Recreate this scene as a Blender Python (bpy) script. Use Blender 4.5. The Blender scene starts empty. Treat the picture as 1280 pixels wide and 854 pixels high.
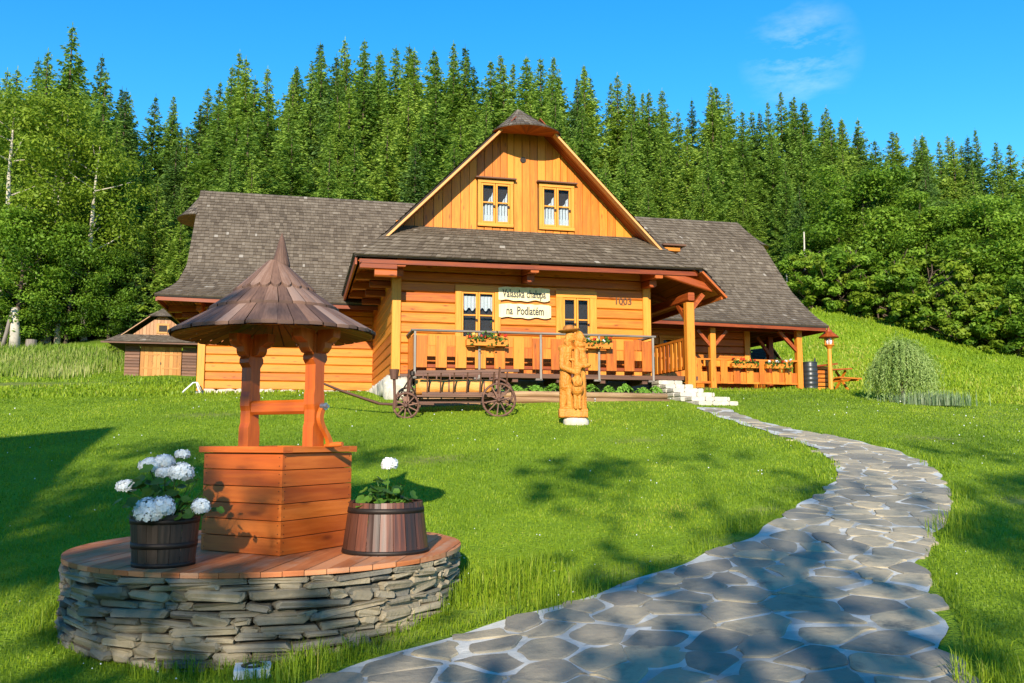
import bpy, math, random
import numpy as np
from mathutils import Vector, Matrix
R=math.radians
random.seed(7)
rng=np.random.default_rng(11)
scene=bpy.context.scene
col=scene.collection
# ------------------------------------------------------------------ camera
PITCH=math.atan(123.0/1090.0)
cd=bpy.data.cameras.new('camera'); cam=bpy.data.objects.new('camera',cd); col.objects.link(cam)
cd.sensor_width=36.0; cd.lens=1090.0/1280.0*36.0; cd.clip_start=.05; cd.clip_end=3000
cam.location=(0,0,1.6); cam.rotation_euler=(R(90)+PITCH,0,0)
scene.camera=cam
# ------------------------------------------------------------------ sky, sun, exposure
SUN_EL=R(22.5); SUN_AZ=R(185)            # direction towards the sun, clockwise from +Y
world=bpy.data.worlds.new('World'); scene.world=world; world.use_nodes=True
nt=world.node_tree; nt.nodes.clear()
wo=nt.nodes.new('ShaderNodeOutputWorld'); bg=nt.nodes.new('ShaderNodeBackground')
sky=nt.nodes.new('ShaderNodeTexSky'); sky.sky_type='NISHITA'; sky.sun_disc=False
sky.sun_elevation=SUN_EL; sky.sun_rotation=SUN_AZ; sky.altitude=600; sky.air_density=.9; sky.dust_density=.0; sky.ozone_density=3.0
hs=nt.nodes.new('ShaderNodeHueSaturation'); hs.inputs['Saturation'].default_value=1.33; hs.inputs['Hue'].default_value=.493
nt.links.new(sky.outputs[0],hs.inputs['Color'])
# thin cirrus wisps
tc=nt.nodes.new('ShaderNodeTexCoord'); mp=nt.nodes.new('ShaderNodeMapping'); mp.inputs['Rotation'].default_value=(.1,.55,.0); mp.inputs['Scale'].default_value=(9,6,24)
nz=nt.nodes.new('ShaderNodeTexNoise'); nz.inputs['Scale'].default_value=1.0; nz.inputs['Detail'].default_value=6; nz.inputs['Roughness'].default_value=.62
cr=nt.nodes.new('ShaderNodeValToRGB'); cr.color_ramp.elements[0].position=.44; cr.color_ramp.elements[1].position=.80
nt.links.new(tc.outputs['Generated'],mp.inputs[0]); nt.links.new(mp.outputs[0],nz.inputs['Vector']); nt.links.new(nz.outputs[0],cr.inputs[0])
dp=nt.nodes.new('ShaderNodeVectorMath'); dp.operation='DISTANCE'; dp.inputs[1].default_value=Vector((.299,.866,.396)).normalized()
nt.links.new(tc.outputs['Generated'],dp.inputs[0])
mr=nt.nodes.new('ShaderNodeMapRange'); mr.inputs[1].default_value=.015; mr.inputs[2].default_value=.065; mr.inputs[3].default_value=.26; mr.inputs[4].default_value=0.0
nt.links.new(dp.outputs['Value'],mr.inputs[0])
mu=nt.nodes.new('ShaderNodeMath'); mu.operation='MULTIPLY'; nt.links.new(cr.outputs[0],mu.inputs[0]); nt.links.new(mr.outputs[0],mu.inputs[1])
mx=nt.nodes.new('ShaderNodeMixRGB'); mx.inputs[2].default_value=(9,8.4,8.2,1)
nt.links.new(mu.outputs[0],mx.inputs[0]); nt.links.new(hs.outputs[0],mx.inputs[1]); nt.links.new(mx.outputs[0],bg.inputs[0])
bg.inputs[1].default_value=.14
nt.links.new(bg.outputs[0],wo.inputs[0])
sd=bpy.data.lights.new('sun','SUN'); sd.energy=4.25; sd.angle=R(.53); sd.color=(1,.90,.74)
sun=bpy.data.objects.new('sun',sd); col.objects.link(sun)
to_sun=Vector((math.sin(SUN_AZ)*math.cos(SUN_EL),math.cos(SUN_AZ)*math.cos(SUN_EL),math.sin(SUN_EL)))
sun.rotation_euler=to_sun.to_track_quat('Z','Y').to_euler(); sun.location=to_sun*60
vs=scene.view_settings; vs.view_transform='Standard'; vs.look='None'; vs.gamma=1; vs.use_curve_mapping=False; vs.exposure=1.05
# ------------------------------------------------------------------ helpers
def tag(o,label=None,cat=None,group=None,kind=None):
    if label: o['label']=label
    if cat: o['category']=cat
    if group: o['group']=group
    if kind: o['kind']=kind
    return o
def thing(name,label,cat,loc=(0,0,0),rz=0,group=None):
    o=bpy.data.objects.new(name,None); col.objects.link(o); o.location=loc; o.rotation_euler=(0,0,rz); o.empty_display_size=.2
    return tag(o,label,cat,group)
def kids(o): return [c for c in bpy.data.objects if c.parent==o]
def copy_tree(o,parent=None,tree=None):
    c=o.copy(); col.objects.link(c); c.parent=parent
    for ch in (KID.get(o.name) or []): copy_tree(ch,c)
    return c
KID={}
class MB:
    def __init__(s,off=(0,0,0)):
        s.V=[];s.F=[];s.U=[];s.T=[];s.off=Vector(off)
    def face(s,pts,uv=None,t=None):
        n=len(s.V); s.V.extend([tuple(Vector(p)+s.off) for p in pts]); s.F.append(list(range(n,n+len(pts))))
        if uv is None:
            p0=Vector(pts[0]);e=(Vector(pts[1])-p0); l=e.length or 1; e/=l
            nn=e.cross(Vector(pts[-1])-p0); f=nn.cross(e); f=f.normalized() if f.length>1e-9 else Vector((0,0,1))
            uv=[((Vector(p)-p0).dot(e),(Vector(p)-p0).dot(f)) for p in pts]
        s.U.extend(uv); s.T.append(random.random() if t is None else t)
    def poly(s,verts,faces,uvs=None,t=None):
        n=len(s.V); s.V.extend([tuple(Vector(p)+s.off) for p in verts]); t=random.random() if t is None else t
        for f in faces:
            s.F.append([n+i for i in f]); s.T.append(t)
            for i in f: s.U.append(uvs[i] if uvs else (verts[i][0],verts[i][2]))
    def box(s,c,size,M=None,t=None,ch=0,ax=None):
        """box with optional chamfer; UV runs along the longest axis"""
        c=Vector(c); hx,hy,hz=[q/2 for q in size]; t=random.random() if t is None else t
        M=M or Matrix.Identity(3)
        ax=ax if ax is not None else max(range(3),key=lambda i:size[i])
        ou=random.uniform(0,90);ov=random.uniform(0,90)
        a=[hx,hy,hz]; o=[i for i in range(3) if i!=ax]
        ch=min(ch,.45*min(size))
        def P(l,p,q):
            v=[0,0,0]; v[ax]=l;v[o[0]]=p;v[o[1]]=q; return c+M@Vector(v)
        b0,b1=a[o[0]],a[o[1]]
        if ch>0: prof=[(-b0+ch,-b1),(b0-ch,-b1),(b0,-b1+ch),(b0,b1-ch),(b0-ch,b1),(-b0+ch,b1),(-b0,b1-ch),(-b0,-b1+ch)]
        else: prof=[(-b0,-b1),(b0,-b1),(b0,b1),(-b0,b1)]
        L=a[ax]; n=len(prof); per=[0]
        for i in range(n):
            p,q=prof[i],prof[(i+1)%n]; per.append(per[-1]+math.hypot(p[0]-q[0],p[1]-q[1]))
        flip=(ax==1)
        for i in range(n):
            p,q=prof[i],prof[(i+1)%n]
            pts=[P(-L,*p),P(-L,*q),P(L,*q),P(L,*p)]; uv=[(ou-L,ov+per[i]),(ou-L,ov+per[i+1]),(ou+L,ov+per[i+1]),(ou+L,ov+per[i])]
            if not flip: pts.reverse();uv.reverse()
            s.face(pts,uv,t)
        for sg in(-1,1):
            pts=[P(sg*L,*p) for p in prof]; uv=[(ou+p[0],ov+p[1]) for p in prof]
            if (sg>0)==flip: pts.reverse();uv.reverse()
            s.face(pts,uv,t)
    def beam(s,p0,p1,w,h,up=(0,0,1),t=None,ch=0):
        p0=Vector(p0);p1=Vector(p1); x=(p1-p0);L=x.length;x/=L
        y=Vector(up).cross(x)
        if y.length<1e-6: y=Vector((0,1,0)).cross(x)
        y.normalize(); z=x.cross(y)
        s.box((p0+p1)/2,(L,w,h),Matrix((x,y,z)).transposed(),t,ch,ax=0)
    def prism(s,pts,o,ex,ey,ez,d,t=None):
        """2D outline pts in ex/ey, extruded along ez by d (centred)"""
        o=Vector(o);ex=Vector(ex);ey=Vector(ey);ez=Vector(ez);t=random.random() if t is None else t
        ou=random.uniform(0,90)
        A=[o+ex*p[0]+ey*p[1]-ez*d/2 for p in pts];B=[q+ez*d for q in A]; n=len(pts)
        uv=[(ou+p[1],p[0]) for p in pts]
        s.face(B,uv,t); s.face(A[::-1],uv[::-1],t)
        for i in range(n):
            j=(i+1)%n; l=(A[j]-A[i]).length
            s.face([A[i],A[j],B[j],B[i]],[(ou,0),(ou+l,0),(ou+l,d),(ou,d)],t)
    def tube(s,pts,rads,n=8,t=None,cap=True):
        pts=[Vector(p) for p in pts]; t=random.random() if t is None else t
        if not hasattr(rads,'__len__'): rads=[rads]*len(pts)
        rings=[];base=len(s.V);prev=None;ou=random.uniform(0,50);acc=0;us=[]
        for i,p in enumerate(pts):
            d=(pts[min(i+1,len(pts)-1)]-pts[max(i-1,0)]).normalized()
            if prev is None:
                a=Vector((0,0,1)).cross(d)
                if a.length<.05: a=Vector((1,0,0)).cross(d)
            else: a=prev-d*prev.dot(d)
            a.normalize();prev=a;b=d.cross(a)
            if i: acc+=(p-pts[i-1]).length
            us.append(acc+ou)
            for k in range(n):
                th=2*math.pi*k/n; s.V.append(tuple(p+(a*math.cos(th)+b*math.sin(th))*rads[i]+s.off))
        for i in range(len(pts)-1):
            for k in range(n):
                k2=(k+1)%n; s.F.append([base+i*n+k,base+i*n+k2,base+(i+1)*n+k2,base+(i+1)*n+k]); s.T.append(t)
                r=rads[i]*6.28/n
                s.U.extend([(us[i],k*r),(us[i],(k+1)*r),(us[i+1],(k+1)*r),(us[i+1],k*r)])
        if cap:
            for i,rev in((0,True),(len(pts)-1,False)):
                f=[base+i*n+k for k in range(n)]
                if rev:f.reverse()
                s.F.append(f);s.T.append(t);s.U.extend([(math.cos(6.28*k/n)*rads[i],math.sin(6.28*k/n)*rads[i]) for k in range(n)])
    def lathe(s,c,prof,n=24,t=None,M=None,closed=False):
        c=Vector(c);M=M or Matrix.Identity(3);base=len(s.V);t=random.random() if t is None else t
        for r,z in prof:
            for k in range(n):
                a=2*math.pi*k/n; s.V.append(tuple(c+M@Vector((r*math.cos(a),r*math.sin(a),z))+s.off))
        m=len(prof);L=[0]
        for i in range(1,m): L.append(L[-1]+math.hypot(prof[i][0]-prof[i-1][0],prof[i][1]-prof[i-1][1]))
        for i in range(m if closed else m-1):
            i2=(i+1)%m
            for k in range(n):
                k2=(k+1)%n; s.F.append([base+i*n+k,base+i*n+k2,base+i2*n+k2,base+i2*n+k]);s.T.append(t)
                w=6.28/n*max(prof[i][0],.02)
                l2=L[i2] if i2 else L[-1]+.1
                s.U.extend([(L[i],k*w),(L[i],(k+1)*w),(l2,(k+1)*w),(l2,k*w)])
        if not closed:
            for i,rev in((0,True),(m-1,False)):
                if prof[i][0]>1e-4:
                    f=[base+i*n+k for k in range(n)]
                    if rev:f.reverse()
                    s.F.append(f);s.T.append(t);s.U.extend([(math.cos(6.28*k/n)*prof[i][0],math.sin(6.28*k/n)*prof[i][0]) for k in range(n)])
    def build(s,name,mat,parent=None,smooth=False):
        me=bpy.data.meshes.new(name); me.from_pydata(s.V,[],s.F)
        if s.U:
            uvl=me.uv_layers.new(name='UVMap'); uvl.data.foreach_set('uv',np.array(s.U,dtype=np.float32).ravel())
        at=me.attributes.new('tint','FLOAT','FACE'); at.data.foreach_set('value',np.array(s.T,dtype=np.float32))
        me.materials.append(mat)
        if smooth: me.polygons.foreach_set('use_smooth',[True]*len(me.polygons))
        me.update()
        o=bpy.data.objects.new(name,me); col.objects.link(o)
        if parent: o.parent=parent; KID.setdefault(parent.name,[]).append(o)
        return o
def np_mesh(name,V,faces_flat,fs,tint,mat,parent=None):
    """numpy mesh: V (n,3), faces flat index array with constant size fs"""
    me=bpy.data.meshes.new(name); nf=len(faces_flat)//fs
    me.vertices.add(len(V)); me.vertices.foreach_set('co',np.asarray(V,np.float32).ravel())
    me.loops.add(len(faces_flat)); me.loops.foreach_set('vertex_index',np.asarray(faces_flat,np.int32))
    me.polygons.add(nf); me.polygons.foreach_set('loop_start',np.arange(0,nf*fs,fs,dtype=np.int32))
    at=me.attributes.new('tint','FLOAT','FACE'); at.data.foreach_set('value',np.asarray(tint,np.float32))
    me.materials.append(mat); me.update(calc_edges=True); me.validate()
    o=bpy.data.objects.new(name,me); col.objects.link(o)
    if parent: o.parent=parent; KID.setdefault(parent.name,[]).append(o)
    return o
# ------------------------------------------------------------------ materials
class NT:
    def __init__(s,name):
        s.m=bpy.data.materials.new(name); s.m.use_nodes=True; s.t=s.m.node_tree; s.t.nodes.clear()
        s.out=s.n('ShaderNodeOutputMaterial')
    def n(s,typ,**kw):
        x=s.t.nodes.new(typ)
        for k,v in kw.items(): setattr(x,k,v)
        return x
    def l(s,a,b): s.t.links.new(a,b)
    def noise(s,vec,scale,detail=4,rough=.55,dist=0):
        x=s.n('ShaderNodeTexNoise'); x.inputs['Scale'].default_value=scale;x.inputs['Detail'].default_value=detail;x.inputs['Roughness'].default_value=rough;x.inputs['Distortion'].default_value=dist
        if vec is not None: s.l(vec,x.inputs['Vector'])
        return x.outputs[0]
    def ramp(s,fac,stops):
        x=s.n('ShaderNodeValToRGB'); e=x.color_ramp.elements
        while len(e)<len(stops): e.new(.5)
        for q,(p,c) in zip(e,stops): q.position=p; q.color=(*c,1) if len(c)==3 else c
        s.l(fac,x.inputs[0]); return x.outputs[0]
    def math(s,op,a,b=None,c=None):
        x=s.n('ShaderNodeMath',operation=op)
        for i,q in enumerate((a,b,c)):
            if q is None: continue
            if isinstance(q,(int,float)): x.inputs[i].default_value=q
            else: s.l(q,x.inputs[i])
        return x.outputs[0]
    def mix(s,fac,a,b,mode='MIX'):
        x=s.n('ShaderNodeMixRGB',blend_type=mode)
        for i,q in enumerate((fac,a,b)):
            if isinstance(q,(int,float)): x.inputs[i].default_value=q
            elif isinstance(q,tuple): x.inputs[i].default_value=(*q,1)
            else: s.l(q,x.inputs[i])
        return x.outputs[0]
    def scale(s,vec,sc):
        x=s.n('ShaderNodeMapping'); x.inputs['Scale'].default_value=sc; s.l(vec,x.inputs[0]); return x.outputs[0]
    def tint(s): return s.n('ShaderNodeAttribute',attribute_name='tint').outputs['Fac']
    def uv(s): return s.n('ShaderNodeTexCoord').outputs['UV']
    def obj(s): return s.n('ShaderNodeTexCoord').outputs['Object']
    def principled(s,colr,rough=.6,bump=None,bs=.3,bd=.01,spec=.4,metal=0):
        b=s.n('ShaderNodeBsdfPrincipled')
        if isinstance(colr,tuple): b.inputs['Base Color'].default_value=(*colr,1)
        else: s.l(colr,b.inputs['Base Color'])
        if isinstance(rough,(int,float)): b.inputs['Roughness'].default_value=rough
        else: s.l(rough,b.inputs['Roughness'])
        b.inputs['Specular IOR Level'].default_value=spec; b.inputs['Metallic'].default_value=metal
        if bump is not None:
            bn=s.n('ShaderNodeBump'); bn.inputs['Strength'].default_value=bs;bn.inputs['Distance'].default_value=bd
            s.l(bump,bn.inputs['Height']); s.l(bn.outputs[0],b.inputs['Normal'])
        s.l(b.outputs[0],s.out.inputs[0]); return b
def wood(name,dark,mid,light,rough=.55,spec=.35,knots=True,grain=1.0,wear=None):
    k=NT(name); uv=k.uv(); t=k.tint()
    g=k.noise(k.scale(uv,(1.6,26*grain,1)),1,5,.6,.6); g2=k.noise(k.scale(uv,(.5,5,1)),1,3,.5)
    f=k.math('ADD',k.math('MULTIPLY',g,.8),k.math('ADD',k.math('MULTIPLY',g2,.45),k.math('MULTIPLY',t,.40)))
    c=k.ramp(f,[(.50,dark),(.80,mid),(1.10 if False else 1.0,light)])
    if knots:
        v=k.n('ShaderNodeTexVoronoi'); v.inputs['Scale'].default_value=1.0; v.inputs['Randomness'].default_value=1.0
        k.l(k.scale(uv,(1.9,6.5,1)),v.inputs['Vector'])
        m=k.ramp(v.outputs['Distance'],[(.06,(1,1,1)),(.17,(0,0,0))])
        c=k.mix(k.math('MULTIPLY',m,.7),c,tuple(q*.42 for q in dark))
    if wear:
        w=k.ramp(k.noise(k.scale(uv,(.8,2.2,1)),1,5,.7),[(.5,(0,0,0)),(.68,(1,1,1))])
        c=k.mix(w,c,wear)
    k.principled(c,k.ramp(g,[(.3,(rough-.1,)*3),(.7,(rough+.12,)*3)]),g,.25,.004,spec)
    return k.m
def shingle_mat(name,cols,streak=.35,pale=None):
    k=NT(name); t=k.tint(); uv=k.uv()
    g=k.noise(k.scale(uv,(9,60,1)),1,4,.6); big=k.noise(k.obj(),.55,4,.6)
    f=k.math('ADD',k.math('MULTIPLY',t,.7),k.math('ADD',k.math('MULTIPLY',g,streak),k.math('MULTIPLY',k.math('SUBTRACT',big,.5),.35)))
    n=len(cols)
    c=k.ramp(f,[(.12+.78*i/(n-1),q) for i,q in enumerate(cols)])
    if pale:
        m=k.ramp(t,[(.955,(0,0,0)),(.965,(.7,.7,.7))]); c=k.mix(m,c,pale)
    k.principled(c,.72,g,.35,.004,.3); return k.m
def plain(name,c,rough=.5,metal=0,spec=.5,vary=.25,sc=8):
    k=NT(name); n=k.noise(k.obj(),sc,4,.6)
    k.principled(k.ramp(n,[(.25,tuple(q*(1-vary) for q in c)),(.75,tuple(min(1,q*(1+vary)) for q in c))]),rough,n,.15,.004,spec,metal); return k.m
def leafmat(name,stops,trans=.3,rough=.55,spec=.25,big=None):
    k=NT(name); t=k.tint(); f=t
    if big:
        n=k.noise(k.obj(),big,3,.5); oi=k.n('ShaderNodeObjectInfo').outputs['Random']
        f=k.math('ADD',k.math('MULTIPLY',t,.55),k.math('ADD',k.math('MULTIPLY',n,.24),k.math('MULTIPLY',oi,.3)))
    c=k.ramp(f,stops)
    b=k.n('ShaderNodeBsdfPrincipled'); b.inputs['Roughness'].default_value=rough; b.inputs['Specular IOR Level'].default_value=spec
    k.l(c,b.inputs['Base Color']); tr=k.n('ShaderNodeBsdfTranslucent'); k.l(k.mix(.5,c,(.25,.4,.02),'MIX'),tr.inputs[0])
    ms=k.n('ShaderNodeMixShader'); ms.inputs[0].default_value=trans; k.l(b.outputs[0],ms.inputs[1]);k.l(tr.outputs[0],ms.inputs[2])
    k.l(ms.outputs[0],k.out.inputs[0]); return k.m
M={}
M['log']=wood('log_stain',(.29,.060,.005),(.47,.130,.008),(.60,.205,.018),.5)
M['logred']=wood('shaded_beam_stain',(.13,.020,.003),(.26,.046,.005),(.38,.085,.010),.5)  # red-brown stain, darkened so the colour carries the shade under the eaves
M['gable']=wood('gable_stain',(.34,.085,.005),(.51,.155,.008),(.63,.225,.018),.5)
M['trim']=wood('trim_stain',(.40,.125,.009),(.52,.19,.015),(.62,.26,.03),.5,knots=False)
M['cedar']=wood('well_cedar',(.32,.052,.006),(.46,.098,.011),(.60,.155,.022),.42,.4,grain=.8)
M['deck']=wood('well_deck',(.36,.10,.03),(.50,.165,.055),(.60,.25,.11),.55,.35,wear=(.48,.29,.18))
M['cart']=wood('old_cart_wood',(.045,.018,.012),(.10,.042,.026),(.19,.09,.055),.6,knots=False)
M['hlog']=wood('hollow_log',(.36,.13,.02),(.55,.22,.04),(.66,.33,.08),.6)
M['carve']=wood('carved_wood',(.32,.10,.010),(.47,.165,.019),(.57,.23,.035),.6,knots=False,grain=.6)
M['hatwood']=wood('hat_wood',(.22,.075,.012),(.34,.13,.022),(.44,.19,.04),.6,knots=False)
M['barrel']=wood('barrel_oak',(.018,.010,.008),(.05,.020,.013),(.13,.042,.022),.42,.5,knots=False)
M['barreldark']=wood('dark_oak',(.012,.009,.008),(.028,.018,.013),(.06,.036,.024),.5,.4,knots=False)
M['greywood']=wood('weathered_grey_wood',(.10,.08,.066),(.18,.15,.125),(.27,.235,.20),.75,.2,knots=False)
M['bedwood']=wood('bed_timber',(.16,.085,.04),(.28,.16,.08),(.40,.26,.14),.7,.2)
M['brownlog']=wood('brown_log',(.075,.032,.018),(.13,.058,.032),(.20,.095,.055),.6)
M['gardoor']=wood('garage_door_wood',(.27,.105,.018),(.38,.16,.030),(.47,.22,.055),.6)
M['barnwood']=wood('pale_boards',(.27,.12,.048),(.37,.18,.08),(.46,.26,.13),.6)
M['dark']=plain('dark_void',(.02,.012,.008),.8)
M['soffit']=wood('shaded_soffit_boards',(.24,.052,.005),(.38,.095,.008),(.48,.145,.015),.5,knots=False)  # orange soffit wood painted darker and redder to imitate eave shade
M['shingle']=shingle_mat('roof_shingle',[(.046,.033,.022),(.094,.070,.048),(.146,.113,.080),(.205,.165,.122)],.4,(.33,.29,.24))
M['wellsh']=shingle_mat('well_shingle',[(.035,.022,.018),(.095,.052,.038),(.19,.105,.072),(.27,.175,.135)],.55)
M['roofbase']=plain('roof_felt',(.03,.022,.018),.9)
M['whitestone']=plain('pale_stone',(.46,.415,.34),.85,0,.2,.28,7)
M['plaster']=plain('grey_plaster',(.16,.17,.18),.9,0,.2,.2,4)
M['white']=plain('white_paint',(.75,.76,.77),.5,0,.4,.05)
M['steel']=plain('grey_steel',(.30,.30,.30),.5,.6,.5,.15)
M['zinc']=plain('bolt_zinc',(.4,.4,.42),.35,.9)
M['blackplastic']=plain('black_plastic',(.022,.024,.026),.38,0,.5,.2)
M['iron']=plain('black_iron',(.03,.022,.018),.55,.6,.5,.3)
M['lace']=plain('lace_curtain',(.50,.50,.49),.9,0,.1,.35,60)
M['bargewood']=wood('barge_stain',(.44,.155,.035),(.55,.22,.058),(.64,.30,.095),.5,knots=False)
M['signwood']=wood('sign_cream',(.58,.49,.23),(.68,.59,.31),(.74,.66,.40),.6,.3,knots=False)
M['ink']=plain('dark_ink',(.03,.03,.035),.7)
M['inkbrown']=plain('burnt_wood_ink',(.10,.04,.012),.7)
M['soil']=plain('soil',(.035,.022,.014),.95,0,.1,.4,20)
M['leaf']=leafmat('broad_leaf',[(.15,(.045,.10,.008)),(.48,(.145,.255,.018)),(.82,(.28,.41,.04))],.42,big=.35)
M['leafy']=leafmat('yellow_leaf',[(.15,(.09,.145,.010)),(.48,(.20,.28,.018)),(.82,(.32,.40,.045))],.42,big=.35)
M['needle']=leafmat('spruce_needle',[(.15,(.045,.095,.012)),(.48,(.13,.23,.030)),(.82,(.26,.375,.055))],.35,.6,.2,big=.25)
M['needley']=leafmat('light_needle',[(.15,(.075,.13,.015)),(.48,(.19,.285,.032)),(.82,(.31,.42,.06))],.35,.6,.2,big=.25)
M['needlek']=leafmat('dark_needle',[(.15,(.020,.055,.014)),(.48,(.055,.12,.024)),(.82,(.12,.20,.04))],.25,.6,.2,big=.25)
M['grass']=leafmat('grass_blade',[(0,(.095,.17,.009)),(.5,(.22,.325,.014)),(.85,(.33,.42,.022)),(1,(.45,.43,.08))],.42,.5,.3)
M['tall']=leafmat('tall_grass_blade',[(0,(.10,.19,.015)),(.4,(.20,.29,.03)),(.7,(.34,.37,.10)),(1,(.46,.44,.18))],.35,.6,.2)
M['willow']=leafmat('willow_leaf',[(0,(.14,.22,.04)),(.5,(.25,.35,.085)),(1,(.38,.47,.16))],.35)
M['reed']=leafmat('reed_blade',[(0,(.10,.17,.07)),(.5,(.19,.26,.13)),(1,(.33,.38,.24))],.3)
M['geran']=leafmat('geranium_leaf',[(0,(.02,.06,.008)),(.5,(.05,.125,.014)),(1,(.10,.20,.022))],.25,.5,.35)
M['bedplant']=leafmat('bedding_leaf',[(0,(.07,.18,.012)),(.5,(.14,.29,.025)),(1,(.23,.40,.06))],.3)
M['petalw']=leafmat('white_petal',[(0,(.66,.68,.70)),(1,(.84,.85,.86))],.12,.6,.2)
M['petalr']=leafmat('red_petal',[(0,(.45,.02,.015)),(1,(.70,.05,.03))],.15,.6,.2)
M['petaly']=leafmat('yellow_petal',[(0,(.70,.42,.05)),(1,(.80,.62,.25))],.15,.6,.2)
M['bark']=plain('bark',(.085,.060,.042),.9,0,.15,.4,6)
M['birchbark']=plain('pale_bark',(.42,.37,.30),.85,0,.15,.4,3)
k=NT('window_glass'); lw=k.n('ShaderNodeLayerWeight'); lw.inputs[0].default_value=.16
g=k.n('ShaderNodeBsdfGlossy'); g.inputs['Roughness'].default_value=.02; tr=k.n('ShaderNodeBsdfTransparent'); tr.inputs[0].default_value=(.9,.93,.95,1)
ms=k.n('ShaderNodeMixShader'); k.l(lw.outputs['Fresnel'],ms.inputs[0]);k.l(tr.outputs[0],ms.inputs[1]);k.l(g.outputs[0],ms.inputs[2]);k.l(ms.outputs[0],k.out.inputs[0]); M['glass']=k.m
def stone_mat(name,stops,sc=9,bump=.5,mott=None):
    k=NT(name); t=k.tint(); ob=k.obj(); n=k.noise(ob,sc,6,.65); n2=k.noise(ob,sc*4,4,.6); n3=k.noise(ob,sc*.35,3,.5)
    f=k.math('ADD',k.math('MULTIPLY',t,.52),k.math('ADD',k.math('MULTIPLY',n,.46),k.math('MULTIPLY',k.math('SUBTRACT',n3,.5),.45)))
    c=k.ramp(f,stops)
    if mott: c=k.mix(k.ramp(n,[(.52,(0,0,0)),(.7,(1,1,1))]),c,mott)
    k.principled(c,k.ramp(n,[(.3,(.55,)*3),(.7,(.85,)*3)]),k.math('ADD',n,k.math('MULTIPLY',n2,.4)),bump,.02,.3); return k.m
M['wallstone']=stone_mat('dry_wall_stone',[(.12,(.07,.068,.064)),(.38,(.15,.136,.108)),(.62,(.265,.218,.145)),(.9,(.43,.355,.24))])
M['flag']=stone_mat('flagstone',[(.10,(.15,.14,.12)),(.38,(.27,.235,.175)),(.64,(.38,.315,.21)),(.92,(.50,.41,.27))],4,.6,(.16,.15,.12))
M['mortar']=stone_mat('mortar',[(.15,(.28,.275,.25)),(.5,(.46,.455,.42)),(.9,(.62,.60,.55))],14,.3)
# lawn + forest floor
k=NT('ground'); ob=k.obj(); f=k.n('ShaderNodeAttribute',attribute_name='forest').outputs['Fac']; dr=k.n('ShaderNodeAttribute',attribute_name='dry').outputs['Fac']
n=k.noise(ob,.35,5,.6); n2=k.noise(ob,3,5,.65); n3=k.noise(ob,30,3,.6)
mixn=k.math('ADD',k.math('MULTIPLY',n,.45),k.math('ADD',k.math('MULTIPLY',n2,.3),k.math('MULTIPLY',n3,.25)))
lawn=k.ramp(mixn,[(.33,(.09,.165,.008)),(.5,(.17,.27,.012)),(.66,(.25,.34,.02))])
dry=k.ramp(n2,[(.35,(.12,.16,.025)),(.65,(.25,.24,.075))])
ff=k.ramp(n2,[(.3,(.012,.016,.006)),(.7,(.035,.042,.012))])
c=k.mix(f,k.mix(dr,lawn,dry),ff)
k.principled(c,.9,k.math('ADD',n3,n2),.8,.06,.15); M['ground']=k.m
# ------------------------------------------------------------------ terrain
TA=np.array([-.95,-.6,-.37,-.1,.15,.35,.6,.95])
TY=np.array([0,5,7,10,14,17,20,23,26,30,34,38,45,60,80,110,160.])
TZ=np.array([
 [0,0,0,0,0,0,0,0],
 [.04,.04,.05,.12,.24,.3,.3,.3],
 [.18,.18,.20,.32,.47,.5,.5,.5],
 [.62,.62,.68,.80,.9,.92,.92,.9],
 [1.3,1.35,1.4,1.42,1.5,1.5,1.4,1.3],
 [1.75,1.78,1.87,1.93,1.95,1.9,1.72,1.6],
 [2.2,2.2,2.35,2.56,2.52,2.32,2.0,1.9],
 [2.6,2.6,2.72,2.85,2.85,2.72,2.3,2.1],
 [2.95,2.95,3.0,3.05,3.05,3.05,2.6,2.3],
 [3.5,3.4,3.5,3.2,3.1,3.25,2.95,2.8],
 [4.3,4.1,3.9,3.5,3.5,4.1,3.5,3.4],
 [5.4,5.1,4.4,4.4,4.6,5.6,4.4,4.2],
 [7.2,6.9,7.0,7.4,7.9,8.4,6.4,5.6],
 [11,10.5,11,11.5,12,12.5,10,9],
 [16,16,17,18,18.5,18.5,15,13],
 [24,24,26,28,28,26,23,20],
 [32,34,38,40,40,36,32,29.]])
def _lin(x,y):
    x=np.asarray(x,float);y=np.asarray(y,float)
    yy=np.clip(y,0,160);a=np.clip(x/np.maximum(yy,4),TA[0],TA[-1])
    i=np.clip(np.searchsorted(TY,yy)-1,0,len(TY)-2);j=np.clip(np.searchsorted(TA,a)-1,0,len(TA)-2)
    s=(yy-TY[i])/(TY[i+1]-TY[i]);t=(a-TA[j])/(TA[j+1]-TA[j])
    return (TZ[i,j]*(1-t)+TZ[i,j+1]*t)*(1-s)+(TZ[i+1,j]*(1-t)+TZ[i+1,j+1]*t)*s
def gz(x,y):
    y=np.asarray(y,float);x=np.asarray(x,float);r=.05*np.maximum(y,4)+.3;z=0
    for dx in(-1,0,1):
        for dy in(-1,0,1):
            z=z+_lin(x+dx*r,y+dy*r)*((2-abs(dx))*(2-abs(dy))/16.)
    return z

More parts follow.
